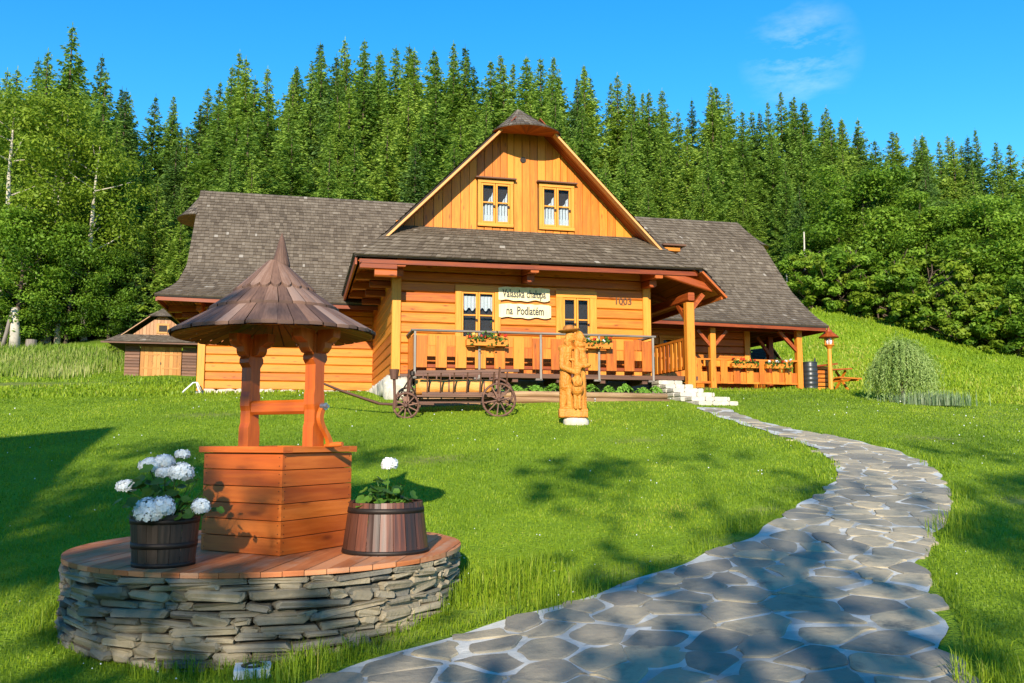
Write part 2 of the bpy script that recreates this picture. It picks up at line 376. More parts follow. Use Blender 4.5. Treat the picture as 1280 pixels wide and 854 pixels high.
def gzf(x,y): return float(gz(x,y))
def smooth(e0,e1,x):
    t=np.clip((x-e0)/(e1-e0),0,1); return t*t*(3-2*t)
def forest_edge(x):   # Y beyond which the wood stands
    return np.interp(x,[-60,-26,-20,-10,0,10,15.5,21,25,32,60],[39,39.5,44,46,46.5,46.5,46.3,44.4,41.4,39,36])
def axis(f0,f1,step,ends):
    a=list(np.arange(f0,f1+1e-6,step)); d=step; x=a[0]
    lo=[]
    while x>ends[0]: d*=1.13; x-=d; lo.append(x)
    d=step; x=a[-1]; hi=[]
    while x<ends[1]: d*=1.07; x+=d; hi.append(x)
    return np.array(lo[::-1]+a+hi)
gx=axis(-9,9,.3,(-420,420)); gy=axis(2,27,.3,(-300,520))
XX,YY=np.meshgrid(gx,gy); ZZ=gz(XX,YY)
far=np.maximum(YY-150,0); ZZ=ZZ-.02*far
nzs=.02*np.sin(XX*1.7+.6*np.sin(YY*.9))*np.sin(YY*1.3+1.1*np.sin(XX*.5)); ZZ0=ZZ.copy(); ZZ=ZZ+np.where(YY>26,nzs*3,0)
ny,nx=XX.shape
idx=np.arange(ny*nx).reshape(ny,nx)
q=np.stack([idx[:-1,:-1],idx[:-1,1:],idx[1:,1:],idx[1:,:-1]],-1).reshape(-1,4)
ground=np_mesh('ground',np.stack([XX,YY,ZZ],-1).reshape(-1,3),q.ravel(),4,np.zeros(len(q)),M['ground'])
me=ground.data; me.polygons.foreach_set('use_smooth',[True]*len(me.polygons))
a=me.attributes.new('forest','FLOAT','POINT'); a.data.foreach_set('value',smooth(-.5,1.5,(YY-forest_edge(XX))).ravel().astype(np.float32))
dryv=np.exp(-(((XX+19)/8)**2+((YY-30.5-.35*(XX+17))/1.1)**2))*.9+np.exp(-(((XX-13)/7)**2+((YY-21)/5)**2))*.35
a=me.attributes.new('dry','FLOAT','POINT'); a.data.foreach_set('value',np.clip(dryv,0,1).ravel().astype(np.float32))
tag(ground,kind='structure')
# ------------------------------------------------------------------ flagstone path
PL=[(-2.6,3.6),(-1.8,5.0),(-1.24,5.6),(-.88,5.92),(-.45,6.26),(0.0,6.46),(.70,6.78),(.98,7.26),(1.59,7.7),(2.26,8.38),(2.98,9.56),(3.99,10.88),(4.51,12.12),(4.8,14.06),(4.57,15.66),(4.23,17.48),(4.0,18.58),(4.02,19.35)]
PR=[(2.3,3.6),(2.4,4.4),(2.51,4.94),(2.66,5.3),(2.82,5.62),(3.0,6.05),(3.19,6.46),(3.22,7.02),(3.64,7.8),(4.1,8.5),(4.59,9.24),(5.44,10.92),(6.04,12.78),(6.0,14.32),(5.57,15.28),(5.0,16.58),(4.75,18.0),(4.72,19.35)]
def resample(P,n):
    P=np.array(P);d=np.r_[0,np.cumsum(np.hypot(*np.diff(P,axis=0).T))]; t=np.linspace(0,d[-1],n)
    return np.stack([np.interp(t,d,P[:,0]),np.interp(t,d,P[:,1])],1)
NP=110; RL=resample(PL,NP); RR=resample(PR,NP)
def soften(Q):
    P=np.vstack([np.repeat(Q[:1],5,0),Q,np.repeat(Q[-1:],5,0)]); return np.stack([np.convolve(P[:,i],np.ones(11)/11,'valid') for i in(0,1)],1)
RL=soften(RL); RR=soften(RR)
POLY=np.vstack([RL,RR[::-1]])
def inpoly(x,y,P=POLY):
    x=np.asarray(x,float);y=np.asarray(y,float);c=np.zeros(x.shape,bool);j=len(P)-1
    for i in range(len(P)):
        xi,yi=P[i];xj,yj=P[j]
        c^=((yi>y)!=(yj>y))&(x<(xj-xi)*(y-yi)/(yj-yi+1e-12)+xi); j=i
    return c
def path_dist(x,y):
    d=np.full(np.shape(x),9e9)
    for S in(RL,RR):
        for p in S: d=np.minimum(d,(x-p[0])**2+(y-p[1])**2)
    return np.sqrt(d)
mb=MB(); NA=14
for i in range(NP-1):
    for j in range(NA-1):
        pts=[]
        for a_,b_ in((i,j),(i,j+1),(i+1,j+1),(i+1,j)):
            t=.03+.94*b_/(NA-1); p=RL[a_]*(1-t)+RR[a_]*t
            if b_ in(0,NA-1):
                s_=1 if b_ else -1; p=p+np.array([s_*.05*math.sin(a_*.9+b_),0])
            pts.append((p[0],p[1],gzf(*p)+.014))
        mb.face(pts)
path=mb.build('stone_path',M['mortar'],smooth=True); tag(path,kind='structure')
# voronoi flags
seeds=[];tries=0
rs=random.Random(5)
while tries<6000:
    tries+=1
    i=rs.random()*(NP-1); i0=int(i); t=rs.uniform(-.12,1.12); p=RL[i0]*(1-t)+RR[i0]*t
    p=p+(RL[min(i0+1,NP-1)]-RL[i0])*(i-i0)
    md=rs.choice([.20,.28,.40,.52,.66])
    if all(((p[0]-s[0])/1.45)**2+(p[1]-s[1])**2>min(md,s[2])**2*.9+.0 for s in seeds): seeds.append((p[0],p[1],md))
S=np.array(seeds); inside=inpoly(S[:,0],S[:,1])
mb=MB()
def clip(poly,n,c):
    out=[]
    for i in range(len(poly)):
        a=poly[i];b=poly[(i+1)%len(poly)];da=a@n-c;db=b@n-c
        if da<=0: out.append(a)
        if (da<0)!=(db<0) and abs(da-db)>1e-9: out.append(a+(b-a)*(da/(da-db)))
    return out
for k_ in np.where(inside)[0]:
    p=S[k_,:2]; poly=[p+np.array(d) for d in((-.8,-.65),(.8,-.65),(.8,.65),(-.8,.65))]
    dd=np.hypot(S[:,0]-p[0],S[:,1]-p[1])
    for m in np.argsort(dd)[1:22]:
        nn=S[m,:2]-p; mid=(S[m,:2]+p)/2; poly=clip(poly,nn,mid@nn)
        if len(poly)<3: break
    if len(poly)<3: continue
    c=sum(poly)/len(poly)
    if not inpoly(*c): continue
    # inset, round, roughen
    def inset(poly,d):
        n=len(poly);o=[]
        for i in range(n):
            a=poly[i-1];b=poly[i];e=poly[(i+1)%n]
            n1=np.array([-(b-a)[1],(b-a)[0]]);n1/=np.linalg.norm(n1)+1e-9;n2=np.array([-(e-b)[1],(e-b)[0]]);n2/=np.linalg.norm(n2)+1e-9
            m=n1+n2;l=m@m
            o.append(b+m*(2*d/l if l>.3 else d))
        return o
    g=rs.choice([.003,.005,.008,.013,.022]); pp=inset(poly,g)
    pp=[c+(x-c)*rs.uniform(.98,1.0) for x in pp]
    for it in range(2):
        n2=[]
        for i in range(len(pp)):
            a=pp[i];b=pp[(i+1)%len(pp)]
            q_=.86 if it==0 else .8; n2+=[a*q_+b*(1-q_),a*(1-q_)+b*q_]
        pp=n2
        if it==0: pp=[x+np.array([rs.gauss(0,.022),rs.gauss(0,.018)]) for x in pp]
    if c[1]>4.3:
        q2=[]
        for x in pp:
            f_=1.0
            while f_>.3 and not inpoly(*(c+(x-c)*f_)): f_-=.06
            q2.append(c+(x-c)*f_)
        pp=q2
    if len(pp)<5: continue
    tilt=(rs.gauss(0,.012),rs.gauss(0,.012)); h=.017+rs.uniform(0,.012); t=rs.random()
    if max(np.hypot(*(x-c)) for x in pp)>.85: continue
    ext=np.ptp(np.array(pp),axis=0)
    if min(ext)<.09 or max(ext)/min(ext)>3.4: continue
    n=len(pp); cz=gzf(*c)
    top=[(x[0],x[1],gzf(*x)+h+tilt[0]*(x[0]-c[0])+tilt[1]*(x[1]-c[1])-.006) for x in pp]
    inn=[(c[0]+(x[0]-c[0])*.93,c[1]+(x[1]-c[1])*.93,z_[2]+.006) for x,z_ in zip(pp,top)]
    bot=[(x[0],x[1],gzf(*x)-.02) for x in pp]
    V=inn+top+bot+[(c[0],c[1],cz+h+rs.uniform(-.004,.006))]
    F=[(i,(i+1)%n,3*n) for i in range(n)]+[(n+i,n+(i+1)%n,(i+1)%n,i) for i in range(n)]+[(2*n+i,2*n+(i+1)%n,n+(i+1)%n,n+i) for i in range(n)]
    mb.poly(V,F,None,t)
fl=mb.build('flagstones',M['flag'],path)
# ------------------------------------------------------------------ cottage
TH=R(13.5); UO=Vector((-2.84585,20.5,0)); HB=2.55
Uv=Vector((math.cos(TH),math.sin(TH),0));Vv=Vector((-math.sin(TH),math.cos(TH),0))
def HW(u,v,w): return UO+Uv*u+Vv*v+Vector((0,0,w))
def hgz(u,v): p=HW(u,v,0); return gzf(p.x,p.y)
def HM(): return MB((0,0,-HB))
house=thing('log_cottage','large orange log cottage with grey shingle roof and front gable','house',(UO.x,UO.y,HB),TH)
CH=.022
def hboards(mb,o,dx,L,w0,w1,openings=(),bw=.249,th=.09,nrm=(0,-1,0),phase=0):
    """horizontal log boards on a vertical plane; openings = (x0,x1,w0,w1)"""
    o=Vector(o);dx=Vector(dx);nrm=Vector(nrm); w=w0
    while w<w1-.02:
        we=min(w+bw,w1); segs=[(0,L)]
        for (a,b,c,d) in openings:
            if we>c+.01 and w<d-.01:
                ns=[]
                for (x,y) in segs:
                    if a>x: ns.append((x,min(a,y)))
                    if b<y: ns.append((max(b,x),y))
                segs=[q for q in ns if q[1]-q[0]>.02]
        for (a,b,c_,d_) in openings:      # the piece of a board that passes above or below an opening
            if we>c_+.01 and w<d_-.01:
                for z0,z1 in((d_,we),(w,c_)):
                    if z1-z0>.03:
                        c=o+dx*((a+b)/2)+Vector((0,0,(z0+z1)/2))+nrm*(th/2)
                        mb.box(c,(b-a,th,z1-z0-.008),Matrix((dx,-nrm if dx.cross(-nrm).z>0 else nrm,Vector((0,0,1)))).transposed(),None,CH*.6,ax=0)
        for (x,y) in segs:
            c=o+dx*((x+y)/2)+Vector((0,0,(w+we)/2))+nrm*(th/2+random.uniform(0,.006))
            mb.box(c,(y-x,th,we-w-.012),Matrix((dx,-nrm if dx.cross(-nrm).z>0 else nrm,Vector((0,0,1)))).transposed(),None,CH,ax=0)
        w=we
wb=HM()
OPF=[(1.54,2.60,3.85,5.30),(4.07,5.07,3.85,5.27)]
hboards(wb,(.0,.09,0),(1,0,0),6.55,3.14,5.95,OPF)
hboards(wb,(.09,0,0),(0,1,0),5.9,3.14,5.95,nrm=(-1,0,0))
hboards(wb,(6.46,0,0),(0,1,0),5.9,3.14,5.95,[(1.0,2.0,3.1,5.2)],nrm=(1,0,0))
hboards(wb,(-4.98,5.89,0),(1,0,0),4.98,3.06,5.8)
hboards(wb,(-4.89,5.8,0),(0,1,0),5.6,3.06,5.8,nrm=(-1,0,0))
hboards(wb,(6.55,5.89,0),(1,0,0),5.95,3.2,5.5,[(2.7,3.7,3.4,5.0)])
hboards(wb,(12.41,5.8,0),(0,1,0),5.6,3.2,5.5,nrm=(1,0,0))
hboards(wb,(-4.98,11.31,0),(1,0,0),17.48,3.2,5.6,nrm=(0,1,0))
wb.build('log_wall',M['log'],house)
for (u,v,w0,w1) in((.10,.07,3.1,5.75),(6.45,.07,3.14,5.75),(-4.88,5.86,3.0,5.75),(12.4,5.86,3.15,5.4)):
    cp=HM(); cp.box((u,v-.02,(w0+w1)/2),(.21,.21,w1-w0),None,.75,.012); cp.build('corner_post',M['trim'],house)
core=HM()
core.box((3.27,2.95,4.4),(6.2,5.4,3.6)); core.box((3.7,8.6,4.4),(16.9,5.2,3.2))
core.build('light_block_core',M['dark'],house)  # dark filler box added inside the walls to block light
pl=HM()
for i in range(11):
    u0=.0+i*.6; pl.box((u0+.3,.13,2.75),(.58,.2,.76+random.uniform(-.03,.03)),None,None,.03)
pl.box((3.3,.16,2.7),(6.5,.16,.8)); pl.box((6.3,2.9,2.75),(.3,5.7,.8)); pl.box((.18,3,2.75),(.22,5.7,.76))
pl.build('foundation',M['plaster'],house)
ws=HM()
def lump(mb,c,s,n=10,t=None,jit=.12):
    c=Vector(c);V=[];F=[];m=7
    for i in range(m+1):
        ph=math.pi*i/m
        for k_ in range(n):
            a_=2*math.pi*k_/n; r=1+random.gauss(0,jit)
            x=math.sin(ph)*math.cos(a_);y=math.sin(ph)*math.sin(a_);z=math.cos(ph)
            sq=lambda q:math.copysign(abs(q)**.65,q)
            V.append(c+Vector((sq(x)*s[0]*r,sq(y)*s[1]*r,sq(z)*s[2]*r)))
    for i in range(m):
        for k_ in range(n): F.append((i*n+k_,(i+1)*n+k_,(i+1)*n+(k_+1)%n,i*n+(k_+1)%n))
    mb.poly(V,F,None,t)
for i in range(9):   # rough pale stones under the left corner and the left wing
    lump(ws,(.02+.09*i,-.02+random.uniform(-.05,.05),2.78-.03*i+random.uniform(-.05,.05)),(.2,.18,.33))
for i in range(12): lump(ws,(-.05,.2+i*.5,2.86),(.14,.3,.22))
for i in range(9): lump(ws,(-4.7+i*.56,5.86,2.9),(.33,.1,.17),t=.7)
ws.build('stone_plinth',M['whitestone'],house,True)
# gable boards
def rakeW(u): return 9.9-abs(u-3.2)*1.025
gb=HM()
edges=[.05,.27,.5,.72,.96,1.18,1.4,1.62,1.84,2.03,2.22,2.42,2.62,2.8,2.97,3.18,3.38,3.58,3.78,3.98,4.18,4.36,4.54,4.76,4.98,5.2,5.42,5.64,5.86,6.08,6.35]
for a_,b_ in zip(edges[:-1],edges[1:]):
    top=min(rakeW(a_),rakeW(b_))-.02; top=max(rakeW(a_),rakeW(b_))-.05 if (a_-3.2)*(b_-3.2)>0 else rakeW(3.2)-.1
    top=min(top,9.25)
    spans=[(6.5,top)]
    if 2.0<a_<2.95 or 3.55<a_<4.5: spans=[(6.5,6.80),(8.02,top)]
    yo=random.uniform(0,.012)
    for (z0,z1) in spans:
        if z1<=z0+.03: continue
        if z1<7: gb.box(((a_+b_)/2,.0-yo,(z0+z1)/2),(b_-a_-.012,.05,z1-z0),None,None,.008,ax=2)
        else:
            t0=min(rakeW(a_+.006)-.10,9.3);t1=min(rakeW(b_-.006)-.10,9.3)
            gb.prism([(a_+.006,z0),(b_-.006,z0),(b_-.006,max(t1,z0+.01)),(a_+.006,max(t0,z0+.01))],(0,-yo,0),(1,0,0),(0,0,1),(0,-1,0),.05)
gb.build('gable_boards',M['gable'],house)
gc=HM(); gc.face([(0.15,.06,6.4),(6.3,.06,6.4),(3.2,.06,9.6)]); gc.build('gable_backing',M['dark'],house)
hole=HM(); hole.tube([(3.2,-.06,8.57),(3.2,-.02,8.57)],[.075,.075],14); hole.build('owl_hole',M['dark'],house)
# ---- windows
def window(u0,u1,w0,w1,y,casing,name='window',hood=False,cross=2,curtain=True,lowc=False,dark=False):
    f=HM(); cw=casing
    f.box(((u0+u1)/2,y,w1+cw/2),(u1-u0+2*cw,.07,cw),None,.8,.006); f.box(((u0+u1)/2,y,w0-cw/2),(u1-u0+2*cw,.075,cw),None,.8,.006)
    f.box((u0-cw/2,y,(w0+w1)/2),(cw,.066,w1-w0-.002),None,.7,.006); f.box((u1+cw/2,y,(w0+w1)/2),(cw,.066,w1-w0-.002),None,.7,.006)
    w=f.build(name,M['trim'],house)
    s=HM(); sw=.046; mid=(u0+u1)/2; yy=y+.012
    for (a_,b_) in((u0+.004,mid-.006),(mid+.006,u1-.004)):
        s.box((a_+sw/2,yy,(w0+w1)/2),(sw,.05,w1-w0-.01),None,.9,.006); s.box((b_-sw/2,yy,(w0+w1)/2),(sw,.05,w1-w0-.01),None,.9,.006)
        s.box(((a_+b_)/2,yy,w1-sw/2-.006),(b_-a_-2*sw-.002,.048,sw),None,.9,.006); s.box(((a_+b_)/2,yy,w0+sw/2+.006),(b_-a_-2*sw-.002,.048,sw),None,.9,.006)
        s.box(((a_+b_)/2,yy,w0+(w1-w0)*.52),(b_-a_-2*sw-.002,.04,.035),None,.9,.004)
    s.build('sash',M['trim'],w)
    g=HM(); g.box((mid,yy+.012,(w0+w1)/2),(u1-u0-.06,.006,w1-w0-.06)); g.build('pane',M['glass'],w)
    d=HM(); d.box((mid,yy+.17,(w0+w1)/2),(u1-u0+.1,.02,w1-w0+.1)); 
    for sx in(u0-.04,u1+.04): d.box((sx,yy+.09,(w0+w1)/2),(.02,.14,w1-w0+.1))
    d.build('dark_interior',M['dark'],w)  # near-black boards behind the glass, painted as the dark of the unlit room
    if curtain:
        c=HM(); N=26
        for (a_,b_) in((u0,mid),(mid,u1)):
            for i in range(N):
                x0=a_+(b_-a_)*i/N;x1=a_+(b_-a_)*(i+1)/N; wv=lambda x:.012*math.sin((x-a_)*75)
                if lowc: zt=lambda x:w1-.1; zb=lambda x:w1-.42+.04*math.sin(x*38)
                else:
                    zt=lambda x:w0+(w1-w0)*(.40+.50*max(0,(x-a_)/(b_-a_))**1.6)+.018*math.sin(x*70); zb=lambda x:w0+.02
                if not lowc and i<4: continue
                if not lowc and i%5==2: c.face([(x0,yy+.06,zb(x0)),(x1,yy+.06,zb(x1)),(x1,yy+.06,w0+(w1-w0)*.22),(x0,yy+.06,w0+(w1-w0)*.22)]); continue
                c.face([(x0,yy+.06+wv(x0),zb(x0)),(x1,yy+.06+wv(x1),zb(x1)),(x1,yy+.06+wv(x1),zt(x1)),(x0,yy+.06+wv(x0),zt(x0))])
        c.build('curtain',M['lace'],w)
    if hood:
        hd=HM(); hd.box((mid,y-.05,w1+cw+.03),(u1-u0+2*cw+.12,.15,.035),None,.3,.004); hd.build('drip_board',M['brownlog'],w)
    for x in(mid-.04,u1-.04):
        kb=HM(); kb.box((x,y-.03,w0+(w1-w0)*.42),(.035,.05,.05)); kb.build('latch',M['iron'],w)
    return w
window(2.13,2.86,6.90,7.91,-.055,.085,hood=True)
window(3.69,4.44,6.90,7.91,-.055,.085,hood=True)
window(1.66,2.48,3.98,5.18,-.03,.15,curtain=True,lowc=True)
window(4.22,4.92,3.98,5.12,-.03,.18,curtain=False)
window(9.35,10.15,3.55,4.9,5.77,.1,curtain=False)
# ---- shingle patches
def polyl(P):
    P=[Vector(p) for p in P]; d=[0]
    for i in range(1,len(P)): d.append(d[-1]+(P[i]-P[i-1]).length)
    def f(t):
        t=min(max(t,0),1)*d[-1]
        for i in range(1,len(P)):
            if t<=d[i]+1e-9: return P[i-1].lerp(P[i],(t-d[i-1])/(d[i]-d[i-1]))
        return P[-1]
    f.L=d[-1]; return f
def shingles(mb,lf,rf,row=.165,wid=.12,lift=.034,rough=.8):
    n=max(2,int(round(max(lf.L,rf.L)/row)))
    for i in range(n):
        t0=i/n; t1=min(1,(i+1.35)/n); A=lf(t0);B=rf(t0);C=lf(t1);D=rf(t1)
        L=max((B-A).length,(D-C).length)
        if L<.05: continue
        m=max(1,int(L/wid)); cuts=[0]+sorted((j+random.uniform(-.3,.3))/m for j in range(1,m))+[1]
        for j in range(m):
            s0=cuts[j]+.0025/L;s1=cuts[j+1]-.0025/L
            p0=A.lerp(B,s0);p1=A.lerp(B,s1);p2=C.lerp(D,s1);p3=C.lerp(D,s0)
            nn=(p1-p0).cross(p3-p0)
            if nn.length<1e-8: continue
            nn.normalize(); l=lift+random.uniform(-.004,.007)*rough; dn=(p0-p3).normalized()*random.uniform(-.008,.014)*rough
            t=random.betavariate(5,5) if random.random()>.010 else random.uniform(.93,1)
            ou=random.uniform(0,50);ov=random.uniform(0,50);w=(p1-p0).length;h=(p3-p0).length
            b0=p0+nn*l+dn;b1=p1+nn*(l+random.uniform(-.004,.004)*rough)+dn
            mb.face([b0,b1,p2+nn*.004,p3+nn*.004],[(ou,ov),(ou,ov+w),(ou+h,ov+w),(ou+h,ov)],t)
            mb.face([p0+dn-nn*.004,p1+dn-nn*.004,b1,b0],[(ou,ov),(ou,ov+w),(ou+.02,ov+w),(ou+.02,ov)],t*.45)
def slab(mb,lf,rf,th,n=10,t=.5,ov=0):
    """closed sheet of thickness th below the surface between two edge lines"""
    T=[];Bm=[]
    for i in range(n+1):
        A=lf(i/n);B=rf(i/n); T.append((A,B))
    for i in range(n):
        (A,B),(C,D)=T[i],T[i+1]; nn=(B-A).cross(C-A)
        if nn.length<1e-9: nn=(D-C).cross(C-A)
        nn.normalize(); o=-nn*th; L=(B-A).length
        mb.face([A,B,D,C],None,t); 
        mb.face([C+o,D+o,B+o,A+o],[((C-lf(0)).length,0),((D-rf(0)).length,L),((B-rf(0)).length,L),((A-lf(0)).length,0)],t)
        mb.face([A,C,C+o,A+o],None,t); mb.face([D,B,B+o,D+o],None,t)
        if i==0: mb.face([B,A,A+o,B+o],None,t)
        if i==n-1: mb.face([C,D,D+o,C+o],None,t)
def soffit(mb,lf,rf,off,bw=.14,rows=None):
    """boards under a roof slope, running along the eave"""
    n=rows or max(2,int(max(lf.L,rf.L)/bw))
    for i in range(n):
        A=lf(i/n+.002);B=rf(i/n+.002);C=lf((i+1)/n-.004);D=rf((i+1)/n-.004); nn=(B-A).cross(C-A)
        if nn.length<1e-9: continue
        nn.normalize();o=-nn*off; L=(B-A).length;h=(C-A).length;ou=random.uniform(0,50);ov=random.uniform(0,50)
        mb.face([C+o,D+o,B+o,A+o],[(ou,ov+h),(ou+L,ov+h),(ou+L,ov),(ou,ov)])
roof=HM(); base=HM(); sof=HM()
# main ridge roof
mL=polyl([(-5.97,4.18,5.50),(-5.72,4.65,5.72),(-5.52,5.15,6.02),(-5.40,5.9,6.62),(-5.40,7.65,8.64),(-5.40,8.5,9.62)])
mR=polyl([(14.37,4.05,5.22),(14.32,4.65,5.58),(14.26,5.15,5.98),(14.22,5.9,6.62),(14.15,7.65,8.68),(13.6,8.5,9.68)])
slab(base,mL,mR,.05,18); shingles(roof,mL,mR)
mL2=polyl([(-5.97,12.82,5.5),(-5.5,11.8,6.05),(-5.40,11.1,6.62),(-5.40,8.5,9.62)]); mR2=polyl([(14.37,12.9,5.3),(14.26,11.8,6.0),(14.2,11.1,6.62),(13.6,8.5,9.68)])
slab(base,mR2,mL2,.05,12); shingles(roof,mR2,mL2,.3,.3)
eL0=polyl([(-5.8,4.25,5.43),(-5.4,5.8,6.45)]); eR0=polyl([(14.2,4.12,5.15),(14.1,5.8,6.4)])
soffit(sof,eL0,eR0,.07)
# end skirts left/right
for sx,uw,ue,w0 in((-1,-4.95,-5.97,5.50),(1,12.45,14.37,5.22)):
    A=polyl([(ue,4.18,w0),(sx*-.0+ue-sx*.45,5.15,6.0),(ue-sx*.57,5.9,6.62)]) ; B=polyl([(ue,12.82,w0),(ue-sx*.45,11.85,6.0),(ue-sx*.57,11.1,6.62)])
    if sx<0: A,B=B,A
    slab(base,A,B,.05,6); shingles(roof,A,B,.2,.2); soffit(sof,A,B,.07)
# half-hip hoods: lathe-like half cones
def hood(apex,cen,ru,rv,axis,w,nrow=6,sag=.10,row_t=True,seg=26,wid=.11):
    apex=Vector(apex);cen=Vector(cen);ax=Vector(axis);sd_=Vector((0,0,1)).cross(ax)
    def P(fr,s): # fr angle 0..1, s 0 base..1 apex
        a_=math.pi*fr; b=cen+sd_*(ru*math.cos(a_))+ax*(rv*math.sin(a_)); b.z=w
        p=b.lerp(apex,s); p.z-=sag*math.sin(math.pi*s)*1.0; return p
    for i in range(nrow):
        s0=i/nrow;s1=min(1,(i+1.3)/nrow); m=max(4,int(seg*(1-s0)))
        for j in range(m):
            a0,a1=j/m+.002,(j+1)/m-.002; p0,p1,p2,p3=P(a0,s0),P(a1,s0),P(a1,s1),P(a0,s1)
            if (p1-p0).cross(p3-p0).dot(ax+Vector((0,0,.6)))<0: p0,p1,p2,p3=p1,p0,p3,p2
            nn=(p1-p0).cross(p3-p0).normalized(); l=.022+random.uniform(-.004,.006); t=random.betavariate(2.2,2.2);ou=random.uniform(0,50)
            h=(p3-p0).length;wd=(p1-p0).length
            roof.face([p0+nn*l,p1+nn*l,p2+nn*.004,p3+nn*.004],[(ou,0),(ou,wd),(ou+h,wd),(ou+h,0)],t)
            roof.face([p0-nn*.006,p1-nn*.006,p1+nn*l,p0+nn*l],[(ou,0),(ou,wd),(ou+.02,wd),(ou+.02,0)],t*.45)
    N=24
    for j in range(N):
        p0,p1=P(j/N,0),P((j+1)/N,0)
        c=cen.copy();c.z=w+.02
        x=[p0,p1,c]
        if (p1-p0).cross(c-p0).z>0: x=[p1,p0,c]
        ou=random.uniform(0,40); hs_.face(x,[(ou,0),(ou+.0,.1),(ou+.7,.05)])
        x2=[P(j/N,0),P((j+1)/N,0),P((j+1)/N,.5),P(j/N,.5)]; base.face(x2); base.face([P(j/N,.5),P((j+1)/N,.5),apex-Vector((0,0,.05)),apex-Vector((0,0,.05))][:3])
hs_=HM()
hood((3.2,.5,10.10),(3.18,-.42,0),.86,.74,(0,-1,0),9.08,sag=.03)
hs_.build('hood_underside',M['logred'],house); hs_=HM()
hood((-5.25,8.5,9.68),(-5.38,8.5,0),.95,.68,(-1,0,0),8.60,wid=.13)
hs_.build('hood_underside',M['logred'],house); hs_=HM()
hood((13.6,8.5,9.72),(14.1,8.5,0),.95,.62,(1,0,0),8.66,wid=.13)
# front wing: left and right slopes, front skirt
AP=(3.2,9.93)
def slope(sd_,v0,v1,foot,eave): pass
lA=polyl([(-.98,-1.12,5.73),(-.6,-.85,6.02),(-.22,-.56,6.40),(2.46,-.50,9.14),(3.2,.50,9.90)]); lB=polyl([(-.98,9,5.73),(-.6,9,6.02),(-.22,9,6.40),(2.46,9,9.14),(3.2,9,9.90)])
slab(base,lB,lA,.06,12); shingles(roof,lB,lA,.165,.14)
rA=polyl([(8.07,-1.12,5.20),(7.5,-1.12,5.80),(6.64,-.56,6.42),(3.92,-.50,9.14),(3.2,.50,9.90)]); rB=polyl([(8.07,9,5.20),(7.5,9,5.8),(6.64,9,6.42),(3.92,9,9.14),(3.2,9,9.90)])
slab(base,rA,rB,.06,12); shingles(roof,rA,rB,.165,.14)
kA=polyl([(-.98,-1.12,5.73),(-.2,-.55,6.40),(.15,-.06,6.72)]); kB=polyl([(7.50,-1.12,5.80),(6.62,-.55,6.42),(6.25,-.06,6.74)])
slab(base,kA,kB,.05,6); shingles(roof,kA,kB,.155)
roofo=roof.build('roof',M['shingle'],house); base.build('roof_felt',M['roofbase'],roofo)
hs_.build('hood_underside',M['logred'],house)
soffit(sof,polyl([(-.9,-1.05,5.66),(-.2,-.5,6.28),(.0,0,6.6)]),polyl([(7.45,-1.05,5.72),(6.62,-.5,6.3),(6.4,0,6.62)]),.075)
soffit(sof,polyl([(-.90,9,5.62),(0.05,9,6.45)]),polyl([(-.90,-1.05,5.62),(0.05,-.3,6.45)]),.08,rows=7)
soffit(sof,polyl([(7.98,-1.08,5.22),(7.4,-1.08,5.8),(6.5,-.6,6.4)]),polyl([(7.98,6,5.22),(7.4,6,5.8),(6.5,6,6.4)]),.08,rows=9)
# rake undersides
soffit(sof,polyl([(-.2,-.54,6.40),(3.2,-.54,9.88)]),polyl([(-.2,0.0,6.40),(3.2,0.0,9.88)]),.085,rows=24) if False else None
sof.build('soffit',M['soffit'],house)
# rake barge boards, eave fascia, brackets, purlins
for p0_,p1_ in(((-.30,-.58,6.20),(2.52,-.58,9.09)),((3.86,-.58,9.09),(6.72,-.58,6.20))):
    br=HM(); br.beam(p0_,p1_,.05,.20,(0,-1,0),.95); br.build('barge_board',M['bargewood'],house)
ru=HM()
for k_ in range(4):
    vv=-.52+.14*k_
    ru.beam((-.2,vv,6.30),(2.9,vv,9.48),.12,.02,(-.7,0,.7)); ru.beam((3.5,vv,9.48),(6.62,vv,6.30),.12,.02,(.7,0,.7))
ru.build('rake_underside',M['logred'],house)
fa=HM()
fa.beam((-.85,-.98,5.62),(7.4,-.98,5.68),.05,.10,t=.0)      # front eave board
fa.beam((-.93,-1.06,5.60),(-.93,5.2,5.60),.045,.16,t=.3)      # left eave board
fa.beam((7.44,-1.13,5.70),(8.08,-1.13,5.08),.05,.17,(0,-1,0),t=.8)
fa.beam((8.0,-1.1,5.12),(8.0,5.2,5.12),.05,.14)
fa.beam((-5.9,4.25,5.40),(14.3,4.12,5.12),.05,.10,t=.1)
fa.beam((-5.92,4.25,5.40),(-5.92,12.7,5.40),.05,.14,t=.2)
fa.beam((14.3,4.12,5.12),(14.3,12.7,5.12),.05,.14,t=.2)
fa.build('fascia',M['logred'],house)
def bracket(p0,p1,s=.2,t=None):
    b=HM(); b.beam(p0,p1,s,s*1.05,t=t,ch=.015); p0=Vector(p0);p1=Vector(p1); d=(p1-p0).normalized()
    b.beam(p0-Vector((0,0,s*1.0)),p0+d*((p1-p0).length*.6)-Vector((0,0,s*1.0)),s*.9,s*.9,t=t,ch=.03)
    b.build('bracket',M['logred'],house)
for u in(.1,3.25,6.4): bracket((u,.0,5.72),(u,-.98,5.64))
for v in(-.9,.5,1.9,3.3): bracket((0,v,5.55),(-.84,v,5.55),.18)
for u in(-4.9,-3.4,-1.9): bracket((u,5.8,5.5),(u,4.35,5.42),.18)
for v in(6.0,7.4,8.8): bracket((-4.9,v,5.4),(-5.85,v,5.36),.18)
pt=HM()
